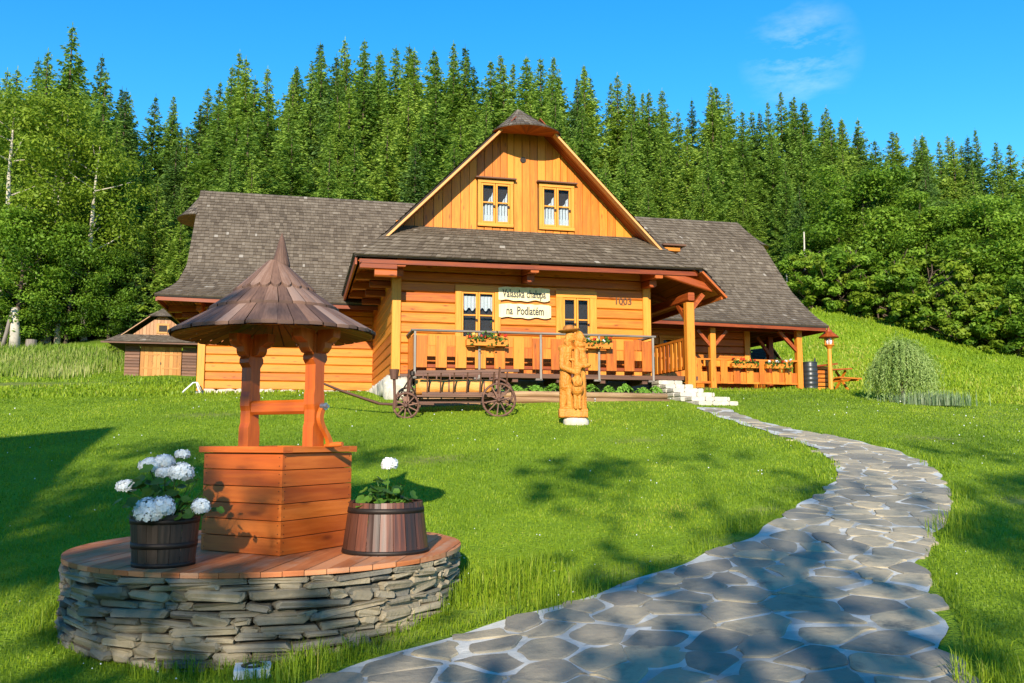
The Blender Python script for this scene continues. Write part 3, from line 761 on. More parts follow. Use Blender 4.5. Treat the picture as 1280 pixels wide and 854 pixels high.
pt.beam((-.1,-.02,5.98),(6.65,-.02,5.98),.2,.22,t=.15,ch=.02); pt.beam((-4.98,5.8,5.55),(0,5.8,5.55),.2,.24,t=.1,ch=.02); pt.beam((6.6,5.75,5.35),(14.1,5.75,5.3),.18,.2,t=.1,ch=.02)
pt.beam((7.25,-.95,5.12),(7.25,5.8,5.12),.17,.2,t=.4,ch=.02)
pt.beam((6.5,-.9,5.70),(7.9,-.9,5.32),.14,.18,t=.5,ch=.02); pt.beam((6.5,1.5,5.70),(7.9,1.5,5.32),.14,.18,t=.2,ch=.02); pt.beam((6.5,3.2,5.70),(7.9,3.2,5.32),.14,.18,t=.2,ch=.02)
pt.build('wall_plate',M['logred'],house)
pu=HM(); pu.box((6.95,-.35,6.385),(.42,.42,.11),None,.5,.01); pu.build('purlin_end',M['log'],house); pc=HM(); pc.box((6.98,-.36,6.475),(.62,.58,.04),None,.2); pc.build('purlin_cap',M['brownlog'],house)
# ---- balcony
bal=HM(); bal.box((3.24,-.62,3.085),(5.78,1.16,.07),None,.1); bal.box((3.24,-1.2,3.06),(5.8,.06,.10),None,.2,.006)
for i in range(6): bal.box((.6+i*1.06,-.6,2.98),(.13,1.14,.12),None,.1)
balc=bal.build('balcony',M['brownlog'],house)
pk=HM(); u=.46; i=0; n_=25; pw=(6.08-.44)/n_
for i in range(n_):
    uc=.44+pw*(i+.5)
    if i%2==0: pk.box((uc,-1.165,3.58),(pw*1.12,.026,.72),None,None,.004,ax=2)
    else:
        for (z0,z1) in((3.72,3.98),(3.11,3.21),(3.47,3.705)): pk.box((uc,-1.135,(z0+z1)/2),(pw*.9,.024,z1-z0-.01),None,None,.004,ax=2)
for v in np.arange(-1.05,-.02,.24): pk.box((.395,v,3.58),(.026,.2,.78),None,None,.004,ax=2)
for v in np.arange(-1.05,-.02,.24): pk.box((6.09,v,3.58),(.026,.2,.78),None,None,.004,ax=2)
pk.build('balustrade_planks',M['log'],balc)
rl=HM(); rl.box((3.24,-1.19,4.055),(5.86,.13,.045),None,.3,.006); rl.box((.38,-.6,4.055),(.1,1.1,.045),None,.3,.006)
rl.box((6.1,-.6,4.055),(.1,1.1,.045),None,.3,.006); rl.build('handrail',M['greywood'],balc)
lr=HM(); lr.box((3.24,-1.10,3.26),(5.7,.05,.08),None,.3,.006); lr.box((3.24,-1.10,3.90),(5.7,.04,.07),None,.3,.006); lr.build('lower_rail',M['logred'],balc)
for u in(.40,1.87,3.32,4.74,6.1):
    p=HM(); p.box((u,-1.215,3.52),(.050,.045,1.06),None,.7,.006); p.box((u-.04,-1.19,3.0),(.16,.06,.07),None,.5); p.build('balcony_post',M['greywood'],balc)
# ---- entrance porch
en=HM(); en.box((7.25,-.8,3.84),(.21,.21,2.28),None,.95,.02); en.build('porch_post',M['log'],house)
en=HM(); en.box((7.25,2.9,4.1),(.2,.2,1.9),None,.3,.02); en.build('porch_post',M['logred'],house)
en=HM(); en.box((7.25,-.8,2.66),(.13,.13,.12)); en.build('post_shoe',M['iron'],house)
def brace(p0,p1,bow,w=.11,par=None):
    bc=HM(); p0=Vector(p0);p1=Vector(p1);N=6;mid=(p0+p1)/2; pts=[]
    for i in range(N+1):
        t=i/N; q=p0.lerp(p1,t)+Vector(bow)*math.sin(math.pi*t); pts.append(q)
    for i in range(N): bc.beam(pts[i],pts[i+1]+(pts[i+1]-pts[i])*.06,w,w,(0,0,1) if abs((p1-p0).normalized().z)<.9 else (1,0,0),.5)
    bc.build('knee_brace',M['logred'],par or house)
brace((7.25,-.7,4.55),(7.25,-.15,5.05),(0,-.0,0)); brace((7.25,2.8,4.4),(7.25,2.0,5.05),(0,-.12,-.02)); brace((7.25,-.8,4.75),(7.62,-.8,5.2),(0,0,0))
sr=HM(); sr.beam((7.25,-.7,4.10),(7.25,1.6,4.10),.10,.06,t=.5); sr.beam((7.25,-.7,3.38),(7.25,1.6,3.38),.05,.09,t=.3)
for i in range(9): sr.box((7.22,-.52+i*.25,3.72),(.028,.15,.74),None,None,.004,ax=2)
sr.build('entrance_railing',M['log'],house)
dk=HM(); dk.box((7.0,2.6,3.13),(1.2,6.2,.1),None,.1); dk.build('entrance_deck',M['brownlog'],house)
dr_=HM(); dr_.box((6.53,1.5,4.15),(.06,1.0,2.1),None,.1); dr_.build('front_door',M['brownlog'],house)
# ---- right verandah
vd=HM(); vd.box((10.95,5.2,3.17),(6.0,1.5,.10),None,.3); vd.box((13.3,8.4,3.17),(1.5,5.0,.10),None,.3); vd.box((10.95,4.47,3.08),(6.0,.08,.1),None,.1,.006)
ver=vd.build('verandah',M['brownlog'],house)
vf=HM()
for i in range(11): lump(vf,(8.2+i*.55,4.52,2.98),(.34,.16,.1),t=.6)
vf.build('verandah_footing',M['whitestone'],ver,True)
for (u,v) in((8.0,4.62),(10.55,4.62),(13.6,4.62),(13.6,6.4),(13.6,9.0)):
    p=HM(); p.box((u,v,4.14),(.19,.19,1.98),None,.85 if v<5 else .1,.015); p.build('verandah_post',M['log'] if v<5 else M['logred'],ver)
brace((10.5,4.62,4.55),(10.05,4.62,5.05),(0,0,0),.1,ver); brace((10.6,4.62,4.55),(11.05,4.62,5.05),(0,0,0),.1,ver)
brace((13.55,4.62,4.45),(12.9,4.62,5.1),(0,0,0),.1,ver); brace((13.6,6.35,4.45),(13.1,6.35,5.1),(0,0,0),.1,ver); brace((13.6,4.7,4.45),(13.6,5.3,5.1),(0,0,0),.1,ver)

vr=HM(); vr.beam((8.05,4.60,4.13),(13.6,4.60,4.13),.11,.05,t=.5); vr.beam((8.05,4.60,3.40),(13.6,4.60,3.40),.05,.07,t=.4)
vr.beam((13.6,4.6,4.13),(13.6,9,4.13),.1,.05,t=.4); vr.beam((13.6,4.6,3.4),(13.6,9,3.4),.05,.07,t=.4)
nb=24;pw=(13.5-8.1)/nb
for i in range(nb):
    uc=8.1+pw*(i+.5)
    if abs(uc-10.55)<.13: continue
    if i%2==0: vr.box((uc,4.565,3.74),(pw*1.05,.026,.74),None,None,.004,ax=2)
    else: vr.box((uc,4.60,3.56),(pw*.95,.024,.36),None,None,.004,ax=2)
for i in range(13): vr.box((13.62,4.9+i*.32,3.74),(.026,.22,.74),None,None,.004,ax=2)
vr.build('verandah_railing',M['log'],ver)
# carved house number and boards
def text(body,size,loc,rot,mat,name,parent=None,ext=.003,wscale=1.0):
    cu=bpy.data.curves.new(name,'FONT'); cu.body=body; cu.size=size; cu.align_x='CENTER'; cu.align_y='CENTER'; cu.extrude=ext; cu.offset=.02*size
    o=bpy.data.objects.new(name,cu); col.objects.link(o)
    dg=bpy.context.evaluated_depsgraph_get(); me=bpy.data.meshes.new_from_object(o.evaluated_get(dg)); bpy.data.objects.remove(o)
    me.name=name; me.materials.clear(); me.materials.append(mat); n=bpy.data.objects.new(name,me); col.objects.link(n)
    n.location=loc; n.rotation_euler=rot; n.scale=(wscale,1,1)
    if parent: n.parent=parent; KID.setdefault(parent.name,[]).append(n)
    return n
text('1003',.24,(5.82,-.012,5.08-HB),(R(90),0,0),M['inkbrown'],'house_number',house)
def signboard(u,w,wd,hg,label,txt,fs,ws_):
    p=HW(u,-.06,w); r=thing('name_board',label,'sign',p,TH)
    N=22; top=[];bot=[]
    for i in range(N+1):
        x=-wd/2+wd*i/N; e=min(1,min(i,N-i)/2.0+.35); dip=.02*math.sin(x*9+w)
        top.append((x,hg/2*(.72+.28*e)+.006*math.sin(x*23+w))); bot.append((x,-hg/2*(.74+.26*e)+dip*.6-.012*math.sin(x*17)))
    b=MB(); b.prism(bot+top[::-1],(0,0,0),(1,0,0),(0,0,1),(0,-1,0),.045,.6); b.build('board',M['signwood'],r)
    text(txt,fs,(0,-.026,-.005),(R(90),0,0),M['ink'],'lettering',r,wscale=ws_)
signboard(3.22,5.16,1.30,.33,'upper cream wooden name board reading Valasska chalupa on the log wall','Valasska chalupa',.275,.60)
signboard(3.24,4.74,1.32,.34,'lower cream wooden name board reading na Podlatem on the log wall','na  Podlatém',.285,.64)
# ------------------------------------------------------------------ round stone platform
PX,PY,PZ,PR_=-1.98,7.35,.74,1.54
gb0=.05
plat=thing('round_platform','round dry stone platform topped with reddish wooden deck boards','platform',(PX,PY,gb0))
st=MB((0,0,-gb0)); rs=random.Random(21)
def rock(mb,c,M3,size,t,rs):
    hx,hy,hz=[s/2 for s in size]; V=[];F=[]
    # 8 corner block with bevelled, jittered edges: 3 rings x 8
    k_=min(.022,hz*.55,hx*.4); prof=[]
    skew=[rs.uniform(-.25,.25)*hx for _ in range(2)]
    def ring(y,inset,zi):
        p=[(-hx+k_+inset,-hz+zi),(hx-k_-inset,-hz+zi),(hx-inset,-hz+k_+zi),(hx-inset,hz-k_-zi),(hx-k_-inset,hz-zi),(-hx+k_+inset,hz-zi),(-hx+inset,hz-k_-zi),(-hx+inset,-hz+k_+zi)]
        return [(x+rs.gauss(0,.006)+skew[0]*(z/hz if hz else 0)*.3,y+rs.gauss(0,.008),z+rs.gauss(0,.0035)) for x,z in p]
    R_=[ring(-hy,k_*.9,k_*.5),ring(-hy+k_,0,0),ring(hy,0,0)]
    for r_ in R_: V+=[Vector(c)+M3@Vector(p) for p in r_]
    F.append([0,1,2,3,4,5,6,7])
    for a_ in range(2):
        for i in range(8): F.append([a_*8+i,(a_+1)*8+i,(a_+1)*8+(i+1)%8,a_*8+(i+1)%8])
    mb.poly(V,F,None,t)
def gplat(a_): return gzf(PX+PR_*math.cos(a_),PY+PR_*math.sin(a_))
# courses of flat stones with broken bedding
z=-.02; row=0
segs_=64
htop=PZ-.036
while z<htop-.012:
    h=rs.choice([.034,.042,.05,.058,.07]); 
    if z+h>htop-.02: h=htop-z
    a_=rs.uniform(0,1)
    while a_<2*math.pi+.3:
        L=rs.choice([.12,.17,.22,.28,.36,.46])*rs.uniform(.8,1.15); hh=h
        big=0
        ang=a_+L/2/PR_
        lft=(math.cos(ang)<-.72)
        if lft: L*=.8
        tl=rs.gauss(0,.045)
        M3=Matrix.Rotation(ang+math.pi/2,3,'Z')@Matrix.Rotation(tl,3,'Y')@Matrix.Rotation(rs.gauss(0,.06),3,'Z')
        r_=PR_-.10-rs.uniform(-.018,.03)
        hz_=min(h*rs.uniform(.82,1.5),htop+.002-z) if rs.random()<.5 else h*rs.uniform(.84,.97)
        if z+hz_>htop: hz_=htop-z
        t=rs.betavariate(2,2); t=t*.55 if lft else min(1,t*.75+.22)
        zc=z+hz_/2+ (rs.gauss(0,.006) if z+hz_<htop-.02 else 0)
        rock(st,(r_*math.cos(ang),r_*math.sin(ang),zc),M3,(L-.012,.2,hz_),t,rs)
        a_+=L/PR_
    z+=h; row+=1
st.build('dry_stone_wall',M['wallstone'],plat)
inn=MB((0,0,-gb0)); inn.lathe((0,0,0),[(PR_-.17,-.05),(PR_-.17,PZ-.04)],48); inn.build('wall_core',M['dark'],plat)
dk=MB((0,0,-gb0)); da=R(-6); ex=Vector((math.cos(da),math.sin(da),0)); ey=Vector((-ex.y,ex.x,0)); w_=.128; n_=int(2*(PR_+.02)/w_)
RD=PR_+.015
for i in range(n_+1):
    # planks run front to back (along ey), so that their sawn ends make the round rim
    x0=-RD+i*w_+.002;x1=min(x0+w_-.004,RD-.001)
    if x1<=x0: continue
    N=4; xs=[x0+(x1-x0)*j/N for j in range(N+1)]
    pts=[(x,-math.sqrt(max(RD*RD-x*x,0))) for x in xs]+[(x,math.sqrt(max(RD*RD-x*x,0))) for x in xs[::-1]]
    P=[ex*a_+ey*b_ for a_,b_ in pts]; ou=rs.uniform(0,50); jz=rs.uniform(-.0015,.0015);t=rs.random()
    uv=[(ou+b_,a_) for a_,b_ in pts]; m=len(P)
    top=[p+Vector((0,0,PZ+jz)) for p in P]; bot=[p+Vector((0,0,PZ-.034)) for p in P]
    dk.face(top,uv,t); dk.face(bot[::-1],uv[::-1],t)
    for j in range(m):
        k_=(j+1)%m; dk.face([bot[j],bot[k_],top[k_],top[j]],[(ou,0),(ou+(P[k_]-P[j]).length*(1 if (P[k_]-P[j]).length>.3 else .1),0),(ou+(P[k_]-P[j]).length,.034),(ou,.034)],t)
dk.build('deck_board',M['deck'],plat)
# ------------------------------------------------------------------ the well
WA=R(152); wa=Vector((math.cos(WA),math.sin(WA),0)); wb_=Vector((-wa.y,wa.x,0))*-1   # left face runs along wa, right face along wb_
wc=Vector((-1.72,6.60,0))+wa*.41+wb_*.41
well=thing('wishing_well','orange wooden garden well with conical shingle roof on the stone platform','well',(wc.x,wc.y,PZ))
Mw=Matrix((wa,wb_,Vector((0,0,1)))).transposed()
def W(a_,b_,z_): return wa*a_+wb_*b_+Vector((0,0,z_))
HWD=.41; rowsn=6; bh=.757/rowsn
bx=MB()
for i in range(rowsn):
    z_=.002+bh*(i+.5); alt=i%2
    for sg in(-1,1):
        # faces along wa (normal wb) and along wb (normal wa)
        LA=2*HWD+(.0 if alt else -.056); LB=2*HWD+(-.056 if alt else .0)
        bx.box(W(0,sg*(HWD-.014),z_),(LA,.028,bh-.005),Mw,None,.003,ax=0)
        bx.box(W(sg*(HWD-.014),0,z_),(.028,LB,bh-.005),Mw,None,.003,ax=1)
    
sc=bx; nf0=len(bx.F)
for i in range(rowsn):
    for dz in(-.032,.032):
        z_=.002+bh*(i+.5)+dz
        for s_ in(-1,1):
            for q_ in(-1,1):
                for kind_ in(0,1):
                    n=wb_ if kind_==0 else wa; e=wa if kind_==0 else wb_
                    p=n*(s_*(HWD+.0005))+e*(q_*(HWD-.03))+Vector((0,0,z_))
                    sc.tube([p-n*s_*.002,p+n*s_*.0012],[.0045,.0045],6,.5)
wbx=bx.build('well_box',M['cedar'],well); wbx.data.materials.append(M['iron']); wbx.data.polygons.foreach_set('material_index',[0 if i<nf0 else 1 for i in range(len(bx.F))])
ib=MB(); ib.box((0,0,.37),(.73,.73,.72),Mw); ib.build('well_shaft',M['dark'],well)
cpb=MB(); co=.055; HC=HWD+.03
for sg in(-1,1):
    cpb.box(W(0,sg*(HC-.05),.762+.024),(2*HC,.10,.048),Mw,None,.004,ax=0)
    cpb.box(W(sg*(HC-.05),0,.762+.024),(.10,2*HC-.204,.048),Mw,None,.004,ax=1)
cpb.build('rim_board',M['cedar'],well)
lid=MB()
for i in range(6): lid.box(W(0,-.33+i*.132,.772),(.66,.13,.025),Mw,None,.003,ax=0)
lid.build('well_lid',M['cedar'],well)
# carved posts: flat boards (wide along wb), outline in b/z
postw=[(.062,.0),(.062,.16),(.050,.20),(.050,.42),(.066,.46),(.066,.80),(.050,.84),(.050,.86)]
def post(a0,flip):
    p=MB(); pr=[]
    prof=[(.066,.76),(.066,.96),(.052,1.0),(.052,1.10),(.062,1.14),(.062,1.22),(.053,1.26),(.053,1.46),(.085,1.50),(.085,1.53),(.07,1.56),(.07,1.70)]
    out=[(x,z_) for x,z_ in prof]+[(-x,z_) for x,z_ in prof[::-1]]
    p.prism(out,W(a0,0,0),wb_,(0,0,1),wa,.105,.25)
    return p.build('well_post',M['cedar'],well)
post(.345,0);post(-.345,1)
# corbels under the roof
for a0 in(.345,-.345):
    cb=MB()
    for d in(wa,-wa,wb_,-wb_):
        pts=[(0,1.55),(.05,1.56),(.075,1.59),(.08,1.63),(.12,1.645),(.16,1.67),(.165,1.735),(0,1.735)]
        cb.prism(pts,W(a0,0,0)+d*.055,d,(0,0,1),d.cross(Vector((0,0,1))),.085)
    cb.build('corbel',M['cedar'],well)
rol=MB(); rol.box(W(0,0,1.125),(.57,.10,.115),Mw,.2,.022,ax=0); rol.build('winch_roller',M['cedar'],well)
# crank on the right-hand post
ck=MB(); cx0=-.345-.062; pts=[];N=16
cw=[]
for i in range(N+1):
    t=i/N; z_=1.14-t*.34; b=.055*math.sin(t*math.pi*1.6)-.0; cw.append((-.02+b-.02*t,z_))
out=[(x-.024,z_) for x,z_ in cw]+[(x+.024,z_) for x,z_ in cw[::-1]]
ck.prism([(-x,z_) for x,z_ in out][::-1],W(cx0-.028,0,0),wb_,(0,0,1),wa,.036,.5)
crank=ck.build('crank',M['cedar'],well)
ch=MB(); ch.tube([W(cx0-.03,.035,.815),W(cx0-.09,.035,.82),W(cx0-.15,.035,.825),W(cx0-.205,.035,.828)],[.012,.019,.021,.017],12,.4); ch.build('crank_handle',M['cedar'],crank)
bo=MB(); bo.tube([W(cx0-.02,0,1.125),W(cx0-.06,0,1.125)],[.03,.03],10); bo.tube([W(cx0-.06,0,1.125),W(cx0-.085,0,1.125)],[.017,.015],6); bo.build('axle_bolt',M['zinc'],crank)
# conical roof: three courses of long shingles
rc=Vector((-.035,.0,0)); tilt=Matrix.Rotation(R(-1.2),3,'Y')
sh=MB();
def cone_course(r0,z0,r1,z1,n,round_end,lift,jit):
    for i in range(n):
        a0=2*math.pi*(i+.02)/n+rs.uniform(-.006,.006);a1=2*math.pi*(i+.98)/n+rs.uniform(-.006,.006); t=rs.betavariate(1.6,1.6)
        dj=rs.uniform(-jit,jit)
        ou=rs.uniform(0,50);ov=rs.uniform(0,50); L=math.hypot(r0-r1,z1-z0)
        K=6; outer=[]
        for k_ in range(K+1):
            f=k_/K; a_=a0+(a1-a0)*f; e=(1-abs(2*f-1)**2.2) if round_end else 1-.12*abs(2*f-1)**3
            s=-dj-(e-1)*(.055 if round_end else .02)
            r=r0+(r1-r0)*s/L; z_=z0+(z1-z0)*s/L
            outer.append((a_,r,z_,f))
        def P(a_,r,z_,l): return rc+tilt@Vector((r*math.cos(a_)+0,r*math.sin(a_),z_+l))
        bow=.006
        top=[P(a_,r,z_,lift+bow*(1-(2*f-1)**2)) for a_,r,z_,f in outer]; bot=[P(a_,r,z_,lift-.022) for a_,r,z_,f in outer]
        inn=[P(a0+(a1-a0)*f,r1,z1,.008) for _,_,_,f in outer]
        w0=(top[0]-top[-1]).length
        for k_ in range(K):
            sh.face([top[k_],top[k_+1],inn[k_+1],inn[k_]],[(ou,ov+w0*k_/K),(ou,ov+w0*(k_+1)/K),(ou+L,ov+w0*(k_+1)/K),(ou+L,ov+w0*k_/K)],t)
            sh.face([bot[k_],bot[k_+1],top[k_+1],top[k_]],None,t*.5)
RB=1.735
cone_course(.82,RB-.02,.42,RB+.225,44,False,.016,.012)
cone_course(.52,RB+.175,.25,RB+.385,30,False,.018,.01)
cone_course(.335,RB+.325,.06,RB+.60,22,True,.02,.006)
wr=sh.build('conical_roof',M['wellsh'],well)
sp=MB(); sp.lathe(rc,[(.072,RB+.56),(.074,RB+.575),(.055,RB+.66),(.02,RB+.80),(.003,RB+.845)],18,.25); sp.build('roof_spire',M['wellsh'],wr)
ub=MB(); n=40
for i in range(n):
    a0=2*math.pi*i/n+.008;a1=2*math.pi*(i+1)/n-.008;ou=rs.uniform(0,40);t=rs.random()
    P=lambda a_,r,z_: rc+tilt@Vector((r*math.cos(a_),r*math.sin(a_),z_))
    ub.face([P(a0,.05,RB+.16),P(a1,.05,RB+.16),P(a1,.80,RB-.03),P(a0,.80,RB-.03)][::-1],[(ou,0),(ou,.02),(ou+.8,.12),(ou+.8,0)],t)
ub.build('roof_lining',M['soffit'],wr)
# ------------------------------------------------------------------ barrel tubs
def tub(name,label,x,y,z,r0,r1,h,mat,hoops,n=20):
    r=thing(name,label,'barrel planter',(x,y,z)); b=MB()
    for i in range(n):
        a0=2*math.pi*i/n+.006;a1=2*math.pi*(i+1)/n-.006; t=random.random();ou=random.uniform(0,50);ov=random.uniform(0,9)
        def P(a_,r_,z_): return Vector((r_*math.cos(a_),r_*math.sin(a_),z_))
        am=(a0+a1)/2; ht=h+random.uniform(-.004,.004)
        for (q0,q1) in((a0,am),(am,a1)):
            K=5
            for k_ in range(K):
                s0,s1=k_/K,(k_+1)/K
                b.face([P(q0,r0+(r1-r0)*s0,s0*ht),P(q1,r0+(r1-r0)*s0,s0*ht),P(q1,r0+(r1-r0)*s1,s1*ht),P(q0,r0+(r1-r0)*s1,s1*ht)],[(ou+s0*h,ov),(ou+s0*h,ov+.05),(ou+s1*h,ov+.05),(ou+s1*h,ov)],t)
            b.face([P(q0,r1,ht),P(q1,r1,ht),P(q1,r1-.025,ht),P(q0,r1-.025,ht)],None,t); b.face([P(q1,r1-.025,ht-.1),P(q0,r1-.025,ht-.1),P(q0,r1-.025,ht),P(q1,r1-.025,ht)],None,t*.5)
    b.build('staves',mat,r)
    for (z0,z1) in hoops:
        hb=MB(); f=lambda q:r0+(r1-r0)*q/h
        hb.lathe((0,0,0),[(f(z0)+.001,z0),(f(z0)+.004,z0),(f(z1)+.004,z1),(f(z1)+.001,z1)],40,.5,closed=True); hb.build('hoop',M['iron'],r,True)
    so=MB(); so.lathe((0,0,0),[(0,h-.05),(f(h-.05)-.02 if False else r1-.02,h-.05)],24,.5); so.build('soil',M['soil'],r)
    return r
TLx,TLy=-2.42,6.19
tub('barrel_tub','narrow dark barrel tub with white geraniums on the round platform',TLx,TLy,PZ,.205,.232,.355,M['barreldark'],[(.0,.03),(.125,.165),(.29,.325)],18)
TRx,TRy=-.985,6.93
tub('barrel_tub','wide brown barrel tub tapering upward, beside the well on the platform',TRx,TRy,PZ,.335,.285,.385,M['barrel'],[(.004,.034),(.305,.345)],20)
# geraniums
def leaf_disc(mb,c,n,r,t):
    n=Vector(n).normalized(); a_=n.orthogonal().normalized(); b_=n.cross(a_); K=10; ph=random.uniform(0,6.28)
    pts=[]
    for i in range(K):
        th=ph+2*math.pi*i/K; rr=r*(1-.12*(i%2)); 
        if i==0: rr*=.45
        pts.append(Vector(c)+(a_*math.cos(th)+b_*math.sin(th))*rr+n*(.18*rr))
    mb.poly([Vector(c)]+pts,[(0,i+1,(i+1)%K+1) for i in range(K)],None,t)
def geranium(name,label,x,y,z,leaves,heads,lr,petal):
    r=thing(name,label,'flower plant',(x,y,z)); 
    st=MB(); lf=MB()
    for (hx,hy,hz,hr,sq) in heads:
        st.tube([(hx*.15,hy*.15,-.05),(hx*.5,hy*.5,hz*.55),(hx,hy,hz-hr*.4)],[.006,.005,.004],6)
        fl=MB(); N=int(110*(hr/.08)**2)+26
        for i in range(N):
            ga=i*2.39996; zz=1-2*(i+.5)/N
            if zz<-.55: continue
            q=math.sqrt(1-zz*zz); d=Vector((q*math.cos(ga),q*math.sin(ga),zz)); d=(d+Vector([random.gauss(0,.1) for _ in range(3)])).normalized()
            c=Vector((hx,hy,hz))+Vector((d.x*hr,d.y*hr,d.z*hr*sq))*random.uniform(.86,1.06)
            a_=d.orthogonal().normalized();b_=d.cross(a_); ps=random.uniform(.017,.023); ph=random.uniform(0,6.28);t=random.random()
            for p_ in range(5):
                th=ph+p_*1.2566; e=(a_*math.cos(th)+b_*math.sin(th)); s_=(-a_*math.sin(th)+b_*math.cos(th)); up=d*random.uniform(-.004,.006)
                fl.face([c,c+e*ps*.55-s_*ps*.42+up*.5,c+e*ps*1.05-s_*ps*.2+up,c+e*ps*1.05+s_*ps*.2+up,c+e*ps*.55+s_*ps*.42+up*.5],None,t)
        fl.build('flower_head',petal,r)
    for (lx,ly,lz,sx,sy,sz,n) in leaves:
        for i in range(n):
            p=Vector((lx+random.gauss(0,sx),ly+random.gauss(0,sy),lz+random.gauss(0,sz)))
            d=Vector((p.x*1.2+random.gauss(0,.35),p.y*1.2-.25+random.gauss(0,.35),.7))
            leaf_disc(lf,p,d,random.uniform(.6,1.1)*lr,random.random())
            if random.random()<.6: st.tube([(p.x*.2,p.y*.2,-.03),(p.x*.7,p.y*.7,p.z*.6),tuple(p)],[.004,.0035,.003],5)
    st.build('stem',M['geran'],r); lf.build('foliage',M['geran'],r)
zt=PZ+.305
geranium('geranium','white flowering geranium spilling over the narrow dark barrel tub','x' and TLx,TLy,zt,
  [(-.02,-.02,.12,.12,.10,.07,60),(.26,-.12,.08,.05,.04,.03,10),(-.12,-.05,.25,.08,.06,.05,16)],
  [(-.255,-.06,.235,.068,.62),(-.13,.02,.375,.075,.72),(-.05,.06,.40,.07,.7),(.07,.08,.455,.05,.5),(-.02,.0,.325,.062,.5),(.10,.0,.325,.082,.85),(-.02,-.24,.075,.098,.95),(.06,-.22,.10,.085,.9),(.30,-.16,.10,.058,.95)],.052,M['petalw'])
geranium('geranium','single white bloom above low green leaves in the wide tub','x' and TRx,TRy,zt+.03,
  [(.0,-.02,.10,.085,.08,.05,52),(-.16,-.1,.04,.05,.05,.02,10),(.14,-.06,.06,.05,.05,.02,10)],
  [(.02,0,.335,.062,.8)],.05,M['petalw'])
# small ground light at the path edge
gx0,gy0=-1.63,5.68
gl=thing('ground_light','small white square ground light with dark ring beside the stone wall','light',(gx0,gy0,gzf(gx0,gy0)),R(14))
b=MB(); b.box((0,0,.03),(.22,.20,.06),None,.5,.006); b.build('housing',M['white'],gl)
b=MB(); b.lathe((0,0,.0605),[(.036,0),(.036,.006),(.072,.006),(.072,0)],28,.5,closed=True); b.build('ring',M['blackplastic'],gl,True)
# ------------------------------------------------------------------ hay cart
cx_,cy_=-2.17,18.0; CA=R(4)
CO=Vector((-1.22,17.95,0)); cz_=gzf(CO.x,CO.y)
cart=thing('hay_cart','old dark wooden ladder wagon standing on the lawn before the balcony','cart',(CO.x,CO.y,cz_),CA)
def cw_local(x,y): p=Matrix.Rotation(CA,3,'Z')@Vector((x,y,0))+CO; return gzf(p.x,p.y)-cz_
def wheel(x,y,r,n):
    zc=cw_local(x,y)+r-.01
    rm=MB(); rm.lathe((x,y,zc),[(r,-.022),(r,.022),(r-.038,.022),(r-.038,-.022)],36,.45,Matrix.Rotation(R(90),3,'X'),True)
    w=rm.build('wheel',M['cart'],cart,True)
    hb=MB(); hb.tube([(x,y-.09,zc),(x,y-.05,zc),(x,y+.05,zc),(x,y+.08,zc)],[.03,.05,.05,.04],12,.2); hb.build('hub',M['cart'],w)
    for i in range(n):
        a_=2*math.pi*(i+.3)/n; s_=MB(); d=Vector((math.cos(a_),0,math.sin(a_)))
        s_.beam(Vector((x,y,zc))+d*.035,Vector((x,y,zc))+d*(r-.03),.024,.03,(0,1,0),.5); s_.build('spoke',M['cart'],w)
    ty=MB(); ty.lathe((x,y,zc),[(r+.006,-.020),(r+.006,.020),(r-.001,.020),(r-.001,-.020)],36,.4,Matrix.Rotation(R(90),3,'X'),True); ty.build('iron_tyre',M['iron'],w)
    return zc
FXc,RXc=-.93,.93; tr=.40
zf=wheel(FXc,-tr,.265,10); wheel(FXc,tr,.265,10); zr=wheel(RXc,-tr,.345,10); wheel(RXc,tr,.345,10)
ax=MB(); ax.tube([(FXc,-tr-.07,zf),(FXc,tr+.07,zf)],[.03,.03],8); ax.build('front_axle',M['cart'],cart)
ax=MB(); ax.tube([(RXc,-tr-.07,zr),(RXc,tr+.07,zr)],[.03,.03],8); ax.build('rear_axle',M['cart'],cart)
bd=MB(); bd.beam((FXc-.05,0,zf+.10),(RXc+.15,0,zf+.13),.10,.09); bd.box((FXc,0,zf+.13),(.12,.8,.10)); bd.box((FXc,0,zf+.24),(.10,.72,.09)); bd.box((RXc,0,zr+.07),(.12,.76,.10))
bd.beam((FXc-.1,-.12,zf+.06),(FXc+.55,-.05,zf+.05),.05,.05); bd.beam((FXc-.1,.12,zf+.06),(FXc+.55,.05,zf+.05),.05,.05)
for i in range(4): bd.box((.02,-.20+.13*i,zf+.20),(1.75,.12,.03))
bd.build('cart_bed',M['cart'],cart)
zl=zf+.25; zu=zl+.42
for sg,x0,x1 in((-1,-.72,1.33),(1,-1.12,1.02)):
    ld=MB(); yl,yu=sg*.25,sg*.47
    ld.beam((x0+.1,yl,zl),(x1-.25,yl,zl),.055,.06,t=.6); ld.beam((x0,yu,zu),(x1,yu,zu+(.04 if sg<0 else .06)),.05,.055,t=.5)
    for i in range(7):
        x=x0+.2+i*(x1-x0-.45)/6
        ld.beam((x,yl,zl),(x+.02,yu,zu+.03),.045,.028,(1,0,0),t=.4)
    ld.build('ladder_side',M['cart'],cart)
for x,zt_ in((FXc+.02,.56),(RXc-.02,.62)):
    for sg in(-1,1):
        sk=MB(); z0=zf+.2; sk.beam((x,sg*.33,z0),(x+.03,sg*.50,z0+zt_-.05),.05,.04,(1,0,0)); sk.build('stake',M['cart'],cart)
